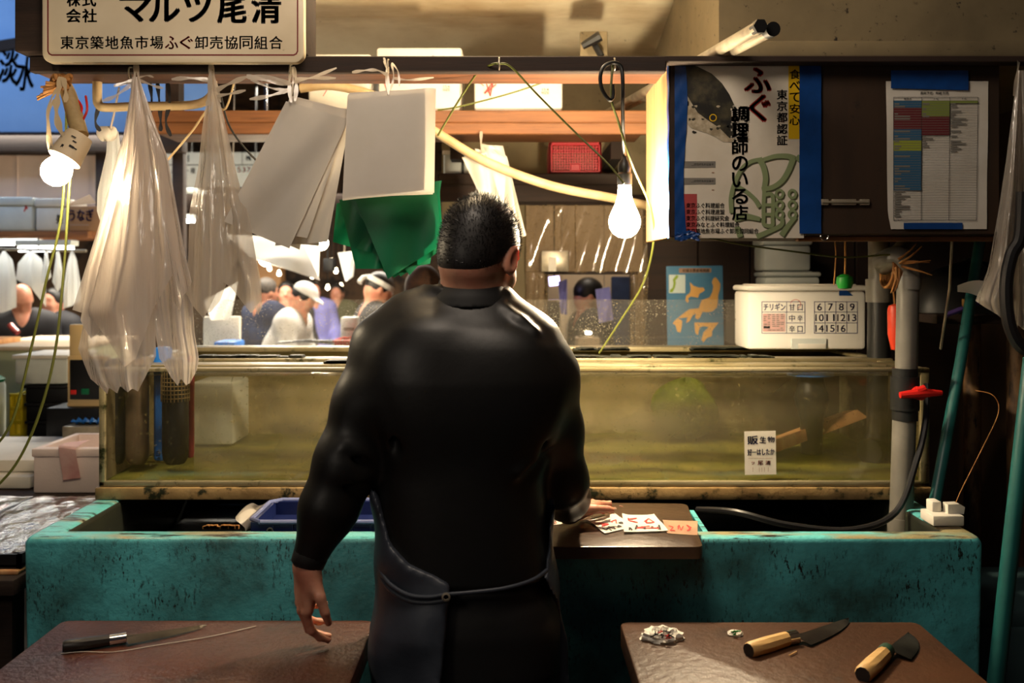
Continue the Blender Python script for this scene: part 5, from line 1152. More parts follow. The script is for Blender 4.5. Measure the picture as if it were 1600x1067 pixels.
# map and boxes on the wall behind
Ym = 4.296
t = thing('japan_map_poster', 'blue map poster with orange islands on the dark panelled wall', 'poster', W(1085, 543, Ym))
obj('poster_sheet', MB().prism([W(1041, 416, Ym), W(1129, 415, Ym), W(1131, 543, Ym), W(1043, 545, Ym)], (0, .003, 0)), K['mapblue'], t)
pl = Plate(front(Ym-.001), .0008)
k = lambda pts: [(1030+x/7.117, 400+y/7.117) for x, y in pts]
pl.poly(k([(220, 135), (578, 135), (578, 182), (220, 188)])[::-1], 4); pl.text('全国主要産地地図', 1066, 420, 1108, 425, 3, 2, .03)
pl.poly(k([(108, 208), (290, 208), (290, 412), (108, 412)])[::-1], 1); pl.poly(k([(190, 210), (215, 225), (200, 250), (180, 270), (185, 300), (175, 350), (150, 400), (115, 405), (120, 375), (150, 350), (158, 300), (150, 262), (175, 230)])[::-1], 2, 2)
for pts in ([(340, 290), (380, 330), (440, 350), (490, 350), (508, 380), (480, 400), (450, 415), (430, 465), (390, 455), (350, 450), (320, 470), (330, 500), (312, 522), (290, 490), (300, 440), (340, 410), (350, 370)],
            [(625, 235), (650, 260), (680, 310), (675, 370), (655, 430), (650, 520), (640, 570), (600, 610), (545, 625), (480, 620), (455, 680), (430, 705), (400, 690), (405, 640), (370, 660), (340, 720), (300, 745), (310, 680), (250, 690), (205, 690), (290, 620), (340, 590), (440, 580), (470, 490), (560, 460), (590, 400), (600, 340), (585, 290), (600, 250)],
            [(205, 690), (255, 720), (250, 790), (235, 850), (200, 840), (180, 770), (150, 750), (170, 720)], [(390, 740), (660, 740), (620, 790), (590, 830), (585, 890), (530, 910), (490, 960), (470, 930), (490, 850), (550, 790), (500, 780), (450, 790), (430, 880), (400, 850)]):
    pl.poly(k(pts)[::-1], 0, 2)
obj('printed_map', pl.mb, [K['mapland'], K['mappale'], K['mapgreen'], K['ink'], K['brownpaper']], t, sm=0)
tag(obj('wall_post', MB().rbox(xof(1224, 4.2), xof(1260, 4.2), 4.2, 4.29, 0, 2.3, .006), K['shelfwood']), 'upright brown post on the dark wall behind the numbered foam box', 'post')
tag(obj('wall_shelf', MB().box(xof(1192, 4.1), xof(1300, 4.1), 4.0, 4.19, zof(447, 4.0)-.03, zof(447, 4.0)), K['darkwood']), 'dark little shelf behind the numbered foam box', 'shelf')
zz = zof(447, 4.0)
foam_box('foam_box', xof(1194, 4.0), xof(1284, 4.0), 4.0, 4.18, zz+.001, zof(425, 4.0), 'grey-white foam box behind the numbered one, lower of two', 'foam box', None, 'foam_g', .02)
foam_box('foam_box', xof(1192, 4.0), xof(1270, 4.0), 4.0, 4.18, zof(424, 4.0)+.003, zof(372, 4.0), 'grey-white foam box behind the numbered one, upper of two', 'foam box', None, 'foam_g', .03)
# ---------------------------------------------------------------- dim corner at the end of the basin
def pole(label, a, b2, r, mat, cat='pole', name='pole'):
    A, B = Vector(a), Vector(b2); d = (B-A); B = A+d*((A.z-0.0)/(A.z-B.z)) if B.z < A.z else B
    return tag(obj(name, MB().tube([A, A+(B-A)*.5, B], r, 14), mat), label, cat)
tag(obj('pole', MB().tube([W(1537, 340, 2.98), W(1500, 570, 2.8), (1.15, 2.62, bz+.002)], .016, 14), K['teal']), 'teal painted pole leaning with its foot on the corner of the trough', 'pole')
pole('bright teal pole leaning at the very edge beside the trough', W(1612, 560, 2.36), W(1556, 1067, 2.28), .020, K['teal'])
for i, (px, w, lab) in enumerate(((1519, .026, 'rusty upright pole nearer the trough'), (1589, .030, 'rusty thicker upright pole at the far side of the dim corner'))):
    x = xof(px, 3.0); tag(obj('rusty_pole', MB().tube([(x, 3.0, 0), (x, 3.0, .7), (x, 3.0, 1.37)], w, 14), K['rust']), lab, 'pole')
tag(obj('dark_plank', MB().rbox(xof(1448, 3.0), xof(1625, 3.0), 2.93, 3.25, 1.371, 1.40, .004), K['darkwood']), 'dark plank lying on the two rusty poles', 'plank')
mb = MB().grid(lambda u, v: Vector((xof(1510, 3.08)+.17*math.cos(u*6.283)*math.sin(v*1.57)*(1+.08*math.sin(u*13)), 3.09+.13*math.sin(u*6.283)*math.sin(v*1.57), 1.402+.16*math.cos(v*1.57)*(1+.1*math.sin(u*9+v*5)))), 40, 14)
tag(obj('black_bundle', mb, K['black']), 'black tarpaulin bundle on the dark plank', 'bundle')
t = bag_thing('plastic_bag_bundle', 'clear crumpled bag hanging at the edge beside the notice cabinet', 'plastic bags', (1580, 110), [
    (([(110, 1590), (250, 1572), (330, 1560), (420, 1544), (470, 1524), (480, 1528), (525, 1560)], [(110, 1596), (300, 1600), (420, 1596), (520, 1590)], jag([470, 482, 492, 505, 525, 515]), 2.46, .014, 1.6, 1.0), dict(bulge=.02)),
    (([(110, 1590), (270, 1578), (400, 1560), (500, 1556)], [(110, 1600), (300, 1622), (500, 1630)], jag([480, 500, 520, 500]), 2.5, .012, 2, 3), dict())], K['bag2'], [([(1592, 90, 2.5), (1590, 112, 2.46), (1584, 150, 2.46)], .006)])
tag(obj('paper_flap', MB().grid(lambda u, v: W(1496+52*u, 446+10*v*(1-u)+34*u*v-8*math.sin(u*2.6), 2.47+.02*v), 10, 5), K['sheet']), 'folded milky plastic flap beside the clear bag at the edge', 'plastic sheet')
t = thing('violet_rod', 'violet plastic rod with brass clip in the dim corner', 'rod', W(1505, 480, 2.9)); obj('rod', MB().tube([W(1478, 492, 2.9), W(1536, 470, 2.9)], .008, 8), K['purple'], t); obj('clip', MB().rbox(xof(1507, 2.885), xof(1514, 2.885), 2.87, 2.905, zof(488, 2.885), zof(466, 2.885), .003, 1), M('brass', s(190, 150, 80), .3, .9), t)
tag(obj('black_hose', MB().tube([W(1598, 300, 2.42), W(1594, 370, 2.42), W(1580, 400, 2.42), W(1572, 450, 2.42), W(1578, 510, 2.42), W(1600, 545, 2.42), W(1640, 555, 2.42)], .016, 10, spline=6), K['rubber']), 'thick black hose bending along the edge over the clear bag', 'hose')
tag(obj('thin_rod', MB().tube([W(1488, 368, 2.62), W(1484, 450, 2.72), W(1470, 545, 2.84)], .004, 6), K['brushed']), 'thin bright rod leaning under the notice cabinet', 'rod')
tag(obj('grey_crate', MB().rbox(1.19, 1.75, 2.45, 2.85, .0, .62, .012).rbox(1.20, 1.74, 2.46, 2.84, .61, .66, .01), M('dark_teal_crate', s(36, 58, 62), .6)), 'dark blue-green crate standing beside the end of the trough', 'crate')
# ---------------------------------------------------------------- the man at the tank
person = thing('person', 'man in a black rubber jacket seen from behind, hand on the paper slips', 'person', (-.10, 2.0, 0))
YM = 2.0
def row(py, l, r, d, cy=YM): return (zof(py, YM), (xof(l, YM)+xof(r, YM))/2, cy, (xof(r, YM)-xof(l, YM))/2, d)
torso = [row(462, 690, 780, .058, 2.02), row(472, 668, 795, .075, 2.02), row(488, 630, 812, .092, 2.02), row(510, 605, 835, .105, 2.015), row(540, 594, 856, .115, 2.01), row(590, 592, 868, .124, 2.0), row(650, 596, 860, .124, 1.995),
         row(700, 597, 852, .120, 1.99), row(760, 597, 848, .118, 1.985), row(820, 599, 851, .118, 1.98), row(885, 604, 858, .120, 1.975)]
SL, EL, WL = W(600, 543, 2.0), W(541, 722, 1.955), W(479, 884, 1.93)
SR, ER, WR = W(853, 590, 2.0), W(879, 752, 2.05), W(889, 797, 2.315)
hc = W(752, 382, 2.035)
Hd = Matrix.Rotation(math.radians(-24), 4, 'Z') @ Matrix.Rotation(math.radians(-20), 4, 'X') @ Matrix.Rotation(math.radians(3), 4, 'Y')
hp = lambda x, y, z: hc+Hd @ Vector((x, y, z))

def hand(F, wr, ex, ez, sc, curls, spread, thumb, left):
    """wrist point, finger direction ex, back of hand ez; curls = three bends per finger from index to little; F a Field"""
    ex = ex.normalized(); ez = (ez-ex*ez.dot(ex)).normalized(); ey = ez.cross(ex)*(1 if left else -1)     # ey points to the thumb side
    P = lambda x, y, z: wr+(ex*x+ey*y+ez*z)*sc
    kn = [(.086, .030, .004), (.090, .009, .007), (.084, -.012, .005), (.075, -.031, .0)]
    for (x, y, z) in kn: F.cone(P(.004, y*.55, 0), P(x*.96, y, z-.004), .0165*sc, .0118*sc, .016)
    F.cone(P(.02, .012, -.006), P(.06, .012, -.010), .016*sc, .013*sc, .02); F.cone(P(.015, -.016, -.006), P(.06, -.022, -.008), .014*sc, .011*sc, .02)
    ln = [(.043, .026, .021), (.048, .029, .022), (.044, .027, .021), (.034, .021, .019)]
    nails = []
    for i in range(4):
        p = P(*kn[i]); a = spread[i]; d = (ex*math.cos(a)+ey*math.sin(a)); up = ez.copy(); ra = (.0088, .0090, .0084, .0074)[i]*sc
        for j in range(3):
            ang = curls[i][j]; d, up = (d*math.cos(ang)-up*math.sin(ang)), (up*math.cos(ang)+d*math.sin(ang)); q = p+d*(ln[i][j]*sc)
            r0, r1 = ra*(1.0, .94, .86)[j], ra*(.95, .87, .74)[j]; F.cone(p, q, r0, r1, .0035)
            F.ell(p, (r0*1.06,)*3, None, .004); p = q
        nails.append((p, d.copy(), up.copy()))
    p = P(.018, .020, -.008); q = P(*thumb[0]); F.cone(p, q, .0165*sc, .0115*sc, .012); r = P(*thumb[1]); F.cone(q, r, .0112*sc, .0098*sc, .004); u = P(*thumb[2]); F.cone(r, u, .0098*sc, .0078*sc, .003)
    nails.append((u, (u-r).normalized(), ez)); return nails

def head(F, hc, Hd, s_=1.0):
    hp = lambda x, y, z: hc+Hd @ (Vector((x, y, z))*s_)
    E_ = lambda c, r, k=.02, op='u', M2=None: F.ell(hp(*c), [q*s_ for q in r], (Hd if M2 is None else Hd @ M2), k, op)
    C_ = lambda a, b2, r0, r1, k=.012, op='u': F.cone(hp(*a), hp(*b2), r0*s_, r1*s_, k, op)
    E_((0, -.006, .0), (.0745, .094, .090)); E_((0, .030, -.060), (.060, .062, .072), .04); E_((0, .052, -.10), (.040, .036, .030), .03)
    E_((0, -.045, -.055), (.058, .045, .05), .03)
    C_((0, .082, -.118), (0, .080, -.112), .019, .019, .02)
    for sx in (-1, 1):
        E_((sx*.038, .058, -.055), (.026, .028, .026), .02); C_((sx*.014, .086, .014), (sx*.048, .070, .012), .010, .009, .014)
        E_((sx*.031, .090, -.010), (.016, .012, .011), .010, 's'); E_((sx*.031, .076, -.010), (.0125, .0125, .0125), .002)
        C_((sx*.020, .0885, -.0035), (sx*.044, .080, -.005), .0032, .0032, .003)
        er = Matrix.Rotation(sx*math.radians(-24), 4, 'Z') @ Matrix.Rotation(math.radians(-8), 4, 'X')
        E_((sx*.082, -.008, -.034), (.0075, .020, .034), .006, 'u', er); E_((sx*.079, .004, -.050), (.007, .010, .016), .006, 'u', er)
        E_((sx*.0885, -.004, -.032), (.0055, .0115, .022), .004, 's', er); E_((sx*.084, .006, -.040), (.004, .005, .007), .003, 'u', er)
    C_((0, .088, .004), (0, .106, -.036), .0085, .0115, .012); E_((0, .108, -.040), (.012, .011, .010), .008)
    for sx in (-1, 1): E_((sx*.012, .100, -.043), (.008, .009, .007), .006)
    E_((0, .092, -.074), (.022, .012, .0065), .004); E_((0, .090, -.085), (.019, .012, .007), .004); C_((-.021, .101, -.0795), (.021, .101, -.0795), .0022, .0022, .003, 's')

F = Field((-.56, 1.72, 0), (.25, 2.52, 1.72), .0042)
head(F, hc, Hd)
nb = W(736, 478, 2.02)
F.cone(nb, hp(0, -.022, -.07), .066, .054, .03); F.cone(nb, nb+Vector((0, 0, -.06)), .066, .08, .03)
F.loft(torso, .03, grow=-.024)
F.chain([SL, EL, WL], [.050, .042, .027], .03); F.chain([SR, ER, WR], [.042, .028, .027], .03)
hips = [row(880, 606, 856, .115, 1.975), row(960, 598, 868, .130, 1.97), row(1040, 592, 876, .130, 1.97)]
F.loft(hips, .03, grow=-.02)
for sx, x in ((-1, -.185), (1, .005)):
    F.chain([(x, 1.97, .80), (x-.01*sx, 1.97, .46), (x, 1.96, .10)], [.088, .060, .042], .03); F.cone((x, 1.94, .05), (x, 2.10, .035), .04, .032, .02)
nails = hand(F, WL, Vector((-.10, .10, -1)), Vector((-.86, -.50, .0)), .98, [(.34, .50, .32), (.42, .56, .36), (.52, .64, .42), (.66, .72, .48)], (.03, .0, -.02, -.05), ((.048, .050, -.016), (.078, .058, -.026), (.102, .056, -.036)), True)
nr = hand(F, WR+Vector((0, 0, .003)), Vector((.62, .76, -.10)), Vector((-.10, .18, 1)), .98, [(.10, .16, .10), (.14, .20, .12), (.16, .22, .14), (.2, .26, .16)], (.10, .03, -.04, -.12), ((.045, .048, -.006), (.074, .064, -.010), (.098, .070, -.016)), False)
bv, bq = F.mesh(1); obj('body', (bv, bq), K['skin'], person, sm=80)
nm = M('nail', s(222, 178, 158), .3)
for p, d, up in nails+nr:
    sd = d.cross(up).normalized()
    mb = MB(); mb.lathe([(.0001, .0014), (.0034, .001), (.0048, 0)], p+up*.0052-d*.001, 10, xf=Matrix((sd, d*1.25, up)).transposed().to_4x4())
    obj('fingernail', mb, nm, person, sm=80)
# hair: close-cropped cap thinning towards the nape, with short strands
F = Field((hc.x-.14, hc.y-.15, hc.z-.16), (hc.x+.14, hc.y+.15, hc.z+.14), .0035)
F.ell(hc+Hd @ Vector((0, -.007, .004)), (.0805, .1005, .0965), Hd, .001)
F.ell(hp(0, -.050, -.050), (.0605, .0465, .056), Hd, .03)
F.ell(hp(0, .105, -.040), (.082, .082, .112), Hd, .012, 's')
for sx in (-1, 1): F.ell(hp(sx*.088, .002, -.044), (.030, .030, .036), Hd, .010, 's')
nrm = Hd.to_3x3() @ Vector((0, -.10, -1)); F.plane(hp(0, -.09, -.114), nrm)
hv, hq = F.mesh(2)
rng = np.random.default_rng(3)
mb = MB(); mb.v = [tuple(v) for v in hv]; mb.f = [tuple(int(i) for i in q) for q in hq]; mb.m = [0]*len(mb.f)
Hi = Hd.inverted()
for i in rng.choice(len(hv), min(5200, len(hv)), replace=False):
    p = Vector(hv[i]); l = Hi @ (p-hc); n = Vector((l.x/.0065, l.y/.0101, l.z/.0093)).normalized(); up = max(0, (l.z+.06)/.15)
    if l.z < -.078: continue
    g = (Hd @ (n*1.0+Vector((rng.normal()*.45, -.25+rng.normal()*.35, .25+rng.normal()*.3)))).normalized(); L = (.004+.008*up)*rng.uniform(.6, 1.3)
    if l.z > .080 and rng.random() < .10: L *= 1.9
    sd = g.cross(Vector((.3, .5, .8))).normalized()*.0007; s2 = g.cross(sd).normalized()*.0007
    mb.add([p+sd, p-sd*.5+s2, p-sd*.5-s2, p+g*L], [(0, 1, 3), (1, 2, 3), (2, 0, 3)])
obj('hair', mb, K['hair'], person, sm=60)
# jacket
F = Field((-.58, 1.70, .86), (.28, 2.46, 1.50), .0048)
F.loft(torso, .03, grow=.004)
F.chain([W(690, 474, 2.02), W(640, 505, 2.01), SL], [.050, .054, .060], .05); F.chain([W(785, 486, 2.02), W(830, 535, 2.01), SR], [.046, .050, .062], .05)
F.chain([SL, SL.lerp(EL, .5), EL, EL.lerp(WL, .45), EL.lerp(WL, .93)], [.063, .062, .060, .054, .034], .035)
F.chain([SR, SR.lerp(ER, .5), ER, ER.lerp(WR, .5), ER.lerp(WR, .93)], [.064, .056, .050, .049, .037], .035)
# shoulder blades, spine hollow and folds
F.ell(W(665, 600, 1.925), (.090, .045, .11), None, .08); F.ell(W(800, 620, 1.925), (.085, .045, .11), None, .08)
F.chain([W(795, 490, 1.948), W(812, 508, 1.938), W(832, 526, 1.925)], [.003, .006, .003], .012, 's'); F.chain([W(792, 484, 1.952), W(812, 500, 1.940), W(836, 518, 1.928)], [.004, .006, .004], .02)
for a, b2, r in (((846, 620, 1.93), (838, 700, 1.905), .007), ((850, 700, 1.93), (815, 742, 1.88), .008), ((606, 600, 1.92), (612, 690, 1.89), .007), ((540, 700, 1.905), (585, 735, 1.90), .006), ((530, 745, 1.905), (575, 768, 1.90), .006)):
    F.cone(W(*a), W(*b2), r*.4, r*.4, .030); F.cone(W(a[0]+6, a[1]+9, a[2]+.002), W(b2[0]+6, b2[1]+9, b2[2]+.002), r*.4, r*.4, .03, 's')
F.cone(W(738, 440, 2.025), W(738, 500, 2.03), .062, .066, .01, 's')
d = (WL-EL).normalized(); F.plane(EL.lerp(WL, .955), d) if False else None
jv, jq = F.mesh(3)
obj('jacket', (jv, jq), K['neoprene'], person, sm=80)
F = Field((-.24, 1.86, 1.38), (.09, 2.2, 1.56), .004)
crow = [(zof(417, 2.02), xof(739, 2.02), 2.025, .0600, .068), (zof(446, 2.02), xof(737, 2.02), 2.025, .072, .078), (zof(462, 2.02), xof(732, 2.02), 2.022, .087, .088), (zof(480, 2.02), xof(731, 2.02), 2.02, .094, .094)]
F.loft(crow, .004, p=2.0); F.loft([(z-(.004 if i else -.01), x, y, a-.009, b2-.009) for i, (z, x, y, a, b2) in enumerate(crow)]+[(zof(490, 2.02), xof(732, 2.02), 2.02, .080, .075)], .003, 's', p=2.0)
X = F.xyz(); F.F = np.maximum(F.F, (X[2][None, None, :]-zof(419, 2.02)+.12*np.maximum(0, X[1][None, :, None]-2.0)+0*X[0][:, None, None])).astype(np.float32)
obj('collar', F.mesh(2), K['cuff'], person, sm=80)
for wr, e, lab in ((WL, EL, 0), (WR, ER, 1)):
    dd = (wr-e).normalized(); c = e.lerp(wr, .90); q = Vector((0, 0, 1)).rotation_difference(dd).to_matrix().to_4x4()
    r = .035 if lab == 0 else .0375
    obj('cuff', MB().lathe([(r-.006, -.012), (r, -.010), (r+.0005, 0), (r-.0015, .020), (r-.006, .024), (r-.009, .018)], c, 24, xf=q), K['cuff'], person, sm=80)
# trousers and boots
F = Field((-.36, 1.78, .08), (.16, 2.16, .98), .007)
F.loft(hips, .03, grow=-.014)
for sx, x in ((-1, -.185), (1, .005)): F.chain([(x, 1.97, .80), (x-.01*sx, 1.97, .46), (x, 1.96, .22)], [.092, .076, .068], .03)
obj('trousers', F.mesh(2), K['trouser'], person, sm=80)
for x in (-.185, .005):
    F = Field((x-.09, 1.86, -.01), (x+.09, 2.22, .36), .007); F.chain([(x, 1.96, .30), (x, 1.955, .09)], [.074, .058], .02); F.cone((x, 1.935, .05), (x, 2.13, .045), .052, .045, .03); F.plane((x, 2, .004), (0, 0, -1)); F.plane((x, 2, .33), (0, 0, 1))
    obj('boot', F.mesh(2), K['rubber'], person, sm=80)
# apron wrapped round the hips, open at the back
F = Field((-.38, 1.76, .28), (.20, 2.20, 1.14), .006)
ap = [row(760, 590, 855, .124, 1.985), row(830, 594, 858, .126, 1.98), row(885, 600, 862, .128, 1.975), row(900, 600, 864, .129, 1.975), row(960, 591, 874, .139, 1.97), row(1067, 590, 886, .140, 1.97), row(1300, 592, 890, .145, 1.97)]
F.loft(ap, .01, grow=.010)
X = F.xyz(); xg, yg, zg = X[0][:, None, None], X[1][None, :, None], X[2][None, None, :]
rip = .004*np.sin(xg*55+zg*9)*np.clip((1.0-zg)/.3, 0, 1)+.003*np.sin(xg*31-zg*40)
F.F = (F.F+rip).astype(np.float32)
cx = np.array([xof(p, YM) for p in (585, 598, 620, 650, 690, 712, 850, 858, 880)]); cz = np.array([zof(p, YM) for p in (745, 765, 828, 852, 866, 878, 878, 800, 760)])
top = np.interp(X[0], cx, cz)[:, None, None]; back = yg < 1.99
F.F = np.maximum(F.F, np.where(back, zg-top, zg-1.10)).astype(np.float32)
gl = np.interp(X[2], [zof(1300, YM), zof(1067, YM), zof(893, YM)], [xof(672, YM), xof(694, YM), xof(710, YM)])[None, None, :]; gr = np.interp(X[2], [zof(1300, YM), zof(1067, YM), zof(960, YM), zof(875, YM)], [xof(915, YM), xof(893, YM), xof(889, YM), xof(846, YM)])[None, None, :]
gap = np.minimum(np.minimum(xg-gl, gr-xg), np.minimum(1.975-yg, np.interp(X[2], [0, 2], [3, 3])[None, None, :]))
F.F = np.maximum(F.F, gap).astype(np.float32)
apron = obj('apron', F.mesh(2), K['apron'], person, sm=80)
mb = MB(); ts = [(602, 868), (620, 882), (650, 892), (680, 892), (706, 887), (740, 884), (790, 880), (830, 874), (852, 866)]
pts = []
for x, y in ts:
    xx = xof(x, YM); c = .5*(xof(602, YM)+xof(860, YM)); a = .5*(xof(860, YM)-xof(602, YM))+.012; u = max(-.995, min(.995, (xx-c)/a)); pts.append(Vector((xx, 1.975-.139*(1-abs(u)**2.3)**(1/2.3)-.004, zof(y, YM))))
mb.tube(pts, .0042, 8, spline=5); mb.tube([p+Vector((0, .004, -.012)) for p in pts[:5]], .005, 8, spline=5)
obj('apron_tie', mb, K['apron'], apron, sm=80)
g = pts[4]+Vector((0, -.007, -.002)); obj('grommet', MB().lathe([(.008, 0), (.0085, -.003), (.005, -.004), (.0045, 0)], g, 18, axis='y'), K['brushed'], apron)
# ---------------------------------------------------------------- market hall behind: stall on the blue side
Yb2 = 6.0
t = thing('market_stall', 'brown timber stall frame with a loaded shelf on the blue side of the hall', 'stall', (-2.9, 6.0, 0))
X2 = xof(-120, 6), xof(268, 6)
obj('top_beam', MB().rbox(X2[0], X2[1]+.1, 5.9, 6.0, zof(237, 5.9), zof(206, 5.9), .005), K['darkwood'], t)
obj('shelf_board', MB().rbox(X2[0], xof(160, 5.8), 5.6, 6.05, zof(372, 5.6), zof(361, 5.6), .004), K['shelfwood'], t)
for x in (X2[0]+.03, xof(152, 5.98), X2[1]+.02): obj('post', MB().rbox(x, x+.07, 5.95, 6.02, 0, zof(237, 5.9)+.02, .004), K['darkwood'], t)
t = thing('daylight_tinted_signboard', 'large board with black brush characters at the corner of the hall, blue daylight painted into it', 'signboard', (-2.9, 6.05, zof(206, 5.95)))
obj('board', MB().box(X2[0], xof(330, 6.05), 6.03, 6.07, zof(206, 5.9)+.01, 3.58), K['daylit_board'], t)
obj('board_batten', MB().prism([W(-120, 82, 6.01), W(30, 58, 6.01), W(30, 74, 6.01), W(-120, 100, 6.01)], (0, .02, 0)), K['darkwood'], t)
pl = Plate(front(6.028)); pl.text('淡', -1, 78, 28, 130, 0, bold=.022, rot=.12); pl.text('水', 26, 88, 54, 142, 0, bold=.022, rot=.12); obj('lettering', pl.mb, K['ink'], t)
tag(obj('peach_board', MB().box(X2[0], xof(150, 6.0), 6.06, 6.08, zof(361, 5.6), zof(237, 5.9)-.002).box(xof(26, 6.05)-.003, xof(26, 6.05)+.003, 6.055, 6.06, zof(355, 5.8), zof(240, 5.9)), K['peach']), 'peach coloured backboard behind the foam boxes of the stall', 'board')
z = zof(361, 5.6)+.001
for (a, b2, top, lab, mt) in ((-16, 51, 308, 'bluish white foam box with red stripes on the stall shelf', 'foam_g'), (53, 104, 310, 'white foam box with a dark mark on the stall shelf beside the carton', 'foam')):
    bx = foam_box('foam_box', xof(a, 5.62), xof(b2, 5.62), 5.62, 5.9, z, zof(top, 5.62), lab, 'foam box', None, mt, .05)
    pl = Plate(front(5.625))
    if a < 0: pl.line([(36, 310), (42, 326)], 3, 1); pl.line([(45, 309), (38, 330)], 2, 1)
    else: pl.text('美', 88, 335, 98, 349, 0, bold=.04)
    obj('print_marks', pl.mb, [K['ink'], K['redink']], bx)
bx = thing('carton', 'brown cardboard carton with blue lettering on the stall shelf', 'carton', W(130, 360, 5.62))
obj('carton_body', MB().rbox(xof(107, 5.62), xof(160, 5.62), 5.62, 5.88, z, zof(322, 5.62), .006), K['cardboard'], bx); obj('carton_flap', MB().prism([W(107, 322, 5.62), W(150, 318, 5.62), W(140, 304, 5.7), W(112, 316, 5.7)], (0, .004, .002)), K['cardboard'], bx)
pl = Plate(front(5.617)); pl.text('うなぎ', 108, 327, 146, 345, 0, bold=.04); pl.rect(110, 350, 140, 353, 1); obj('lettering', pl.mb, [K['navy_i'], K['brownpaper']], bx)
def tube_lamp(px0, px1, py, Y, label, up=None):
    t = thing('tube_lamp', label, 'fluorescent lamp', W((px0+px1)/2, py, Y)); zc = zof(py, Y)
    obj('lamp_housing', MB().rbox(xof(px0, Y), xof(px1, Y), Y-.04, Y+.06, zc+.018, zc+.05, .004), K['foam_g'], t)
    obj('lit_tube', MB().tube([(xof(px0+2, Y), Y, zc), (xof(px1-2, Y), Y, zc)], .016, 10), K['tubelit'], t)
    obj('lamp_rod', MB().tube([(xof((px0+px1)/2, Y), Y+.02, zc+.045), up or (xof((px0+px1)/2, Y), 5.66, zof(372, 5.6))], .004, 6), K['kwire'], t); return t
tube_lamp(-40, 60, 379, 5.66, 'lit fluorescent tube under the stall shelf, at the frame edge'); tube_lamp(28, 116, 389, 5.48, 'lit fluorescent tube above the row of small white bags')
tube_lamp(268, 306, 345, 8.0, 'lit fluorescent tube between the two clear bag bundles', (xof(287, 8), 8.02, 3.6))
# small bags along the stall
t = tag(obj('bag_rail', MB().tube([W(-60, 388, 5.36), W(135, 392, 5.36)], .008, 8).tube([W(60, 389, 5.36), W(60, 372, 5.62)], .006, 6), K['brushed']), 'thin rail under the stall shelf for the small white bags', 'rail')
for i, (top, l, r, yb, lab) in enumerate([(392, -14, 26, [490, 488, 480], 'white carrier bag hanging at the edge of the stall, nearest the frame edge'), (391, 22, 72, [436, 448, 480], 'wide white bag hanging above the bald man'), (392, 62, 82, [445, 440, 432], 'small white bag hanging beside the wide one'), (391, 80, 101, [440, 456, 440], 'narrow white bag hanging third along the stall rail'), (392, 99, 126, [482, 478, 470], 'white bag hanging at the end of the stall rail, by the large clear bags')]):
    t = thing('carrier_bag', lab, 'plastic bag', W((l+r)/2, top, 5.34)); mb = MB(); m = (l+r)/2
    hang(mb, [(top, m-2), (top+20, l+6), (top+60, l), (top+100, l)], [(top, m+2), (top+14, r-6), (top+50, r), (top+100, r)], jag(yb), 5.34, .02, 1.4, i, 20, 20, .03)
    hang(mb, [(top, m-2), (top+20, l+7), (top+60, l+2), (top+100, l+2)], [(top, m+2), (top+14, r-7), (top+50, r-2), (top+100, r-2)], jag([y-4 for y in yb]), 5.40, .02, 1.4, i+2, 20, 20, -.03)
    obj('film', mb, K['bagw'], t, sm=80)
mb = MB().rbox(xof(-70, 5.0), xof(109, 5.0), 5.0, 5.9, zof(548, 5.0), zof(541, 5.0), .004).rbox(xof(-70, 5.0), xof(107, 5.0), 5.02, 5.8, .0, zof(548, 5.0), .01, m=1)
tag(obj('stall_counter', mb, [K['cream'], M('pale_green_panel', s(176, 178, 140), .6)]), 'pale green stall counter where the bald man works', 'counter')
tag(obj('chopping_block', MB().rbox(xof(-10, 5.3), xof(26, 5.3), 5.1, 5.35, zof(541, 5.0)+.001, zof(541, 5.0)+.03, .006), K['palewood']), 'pale chopping block on the green stall counter', 'board')
# two light beds of fish in the hall
tag(obj('display_bench', MB().rbox(-2.0, -.62, 5.2, 5.78, 1.035, 1.075, .006).rbox(-1.96, -.66, 5.24, 5.74, 0, 1.036, .01, m=1), [K['foam_g'], K['darkwood']]), 'long pale display bench behind the splash pane', 'bench')
bz3 = 1.076
t = thing('plastic_basket', 'shallow red plastic basket on the pale display bench', 'basket', W(550, 533, 5.5))
xa, xb, ya, yb = xof(522, 5.3), xof(594, 5.3), 5.3, 5.55
mb = MB().rbox(xa+.02, xb-.02, ya+.02, yb-.02, bz3, bz3+.008, .003, 1)
for i in range(13): x = xa+.02+(xb-xa-.04)*i/12; mb.box(x-.004, x+.004, ya+.004, ya+.010, bz3+.004, bz3+.075)
for k in range(4): mb.box(xa+.006, xb-.006, ya+.003, ya+.011, bz3+.006+k*.02, bz3+.012+k*.02)
for a in ((xa, xa+.012, ya, yb), (xb-.012, xb, ya, yb), (xa, xb, yb-.012, yb)): mb.box(*a, bz3+.004, bz3+.075)
obj('lattice_side', mb, K['basketred'], t); obj('basket_rim', MB().tube([(xa, ya, bz3+.08), (xb, ya, bz3+.08), (xb, yb, bz3+.08), (xa, yb, bz3+.08), (xa, ya+.01, bz3+.08)], .008, 8), K['redp'], t)
t = thing('fish_slab', 'long pale silver fish lying on the display bench before the man in white', 'fish', W(480, 537, 5.26)); 
obj('fish_body', MB().tube([W(432, 541, 5.26)+Vector((0, 0, .02)), W(450, 540, 5.26)+Vector((0, 0, .02)), W(480, 540, 5.26)+Vector((0, 0, .025)), W(508, 540, 5.26)+Vector((0, 0, .02)), W(520, 540, 5.26)+Vector((0, 0, .02))], [.006, .022, .024, .008, .02], 12, spline=4, flat=.7), K['fishsilver'], t)
t = thing('scale_box', 'white boxy weighing scale with blue base on the display bench', 'scale', W(540, 510, 5.9)); xa, xb = xof(532, 5.6), xof(558, 5.6)
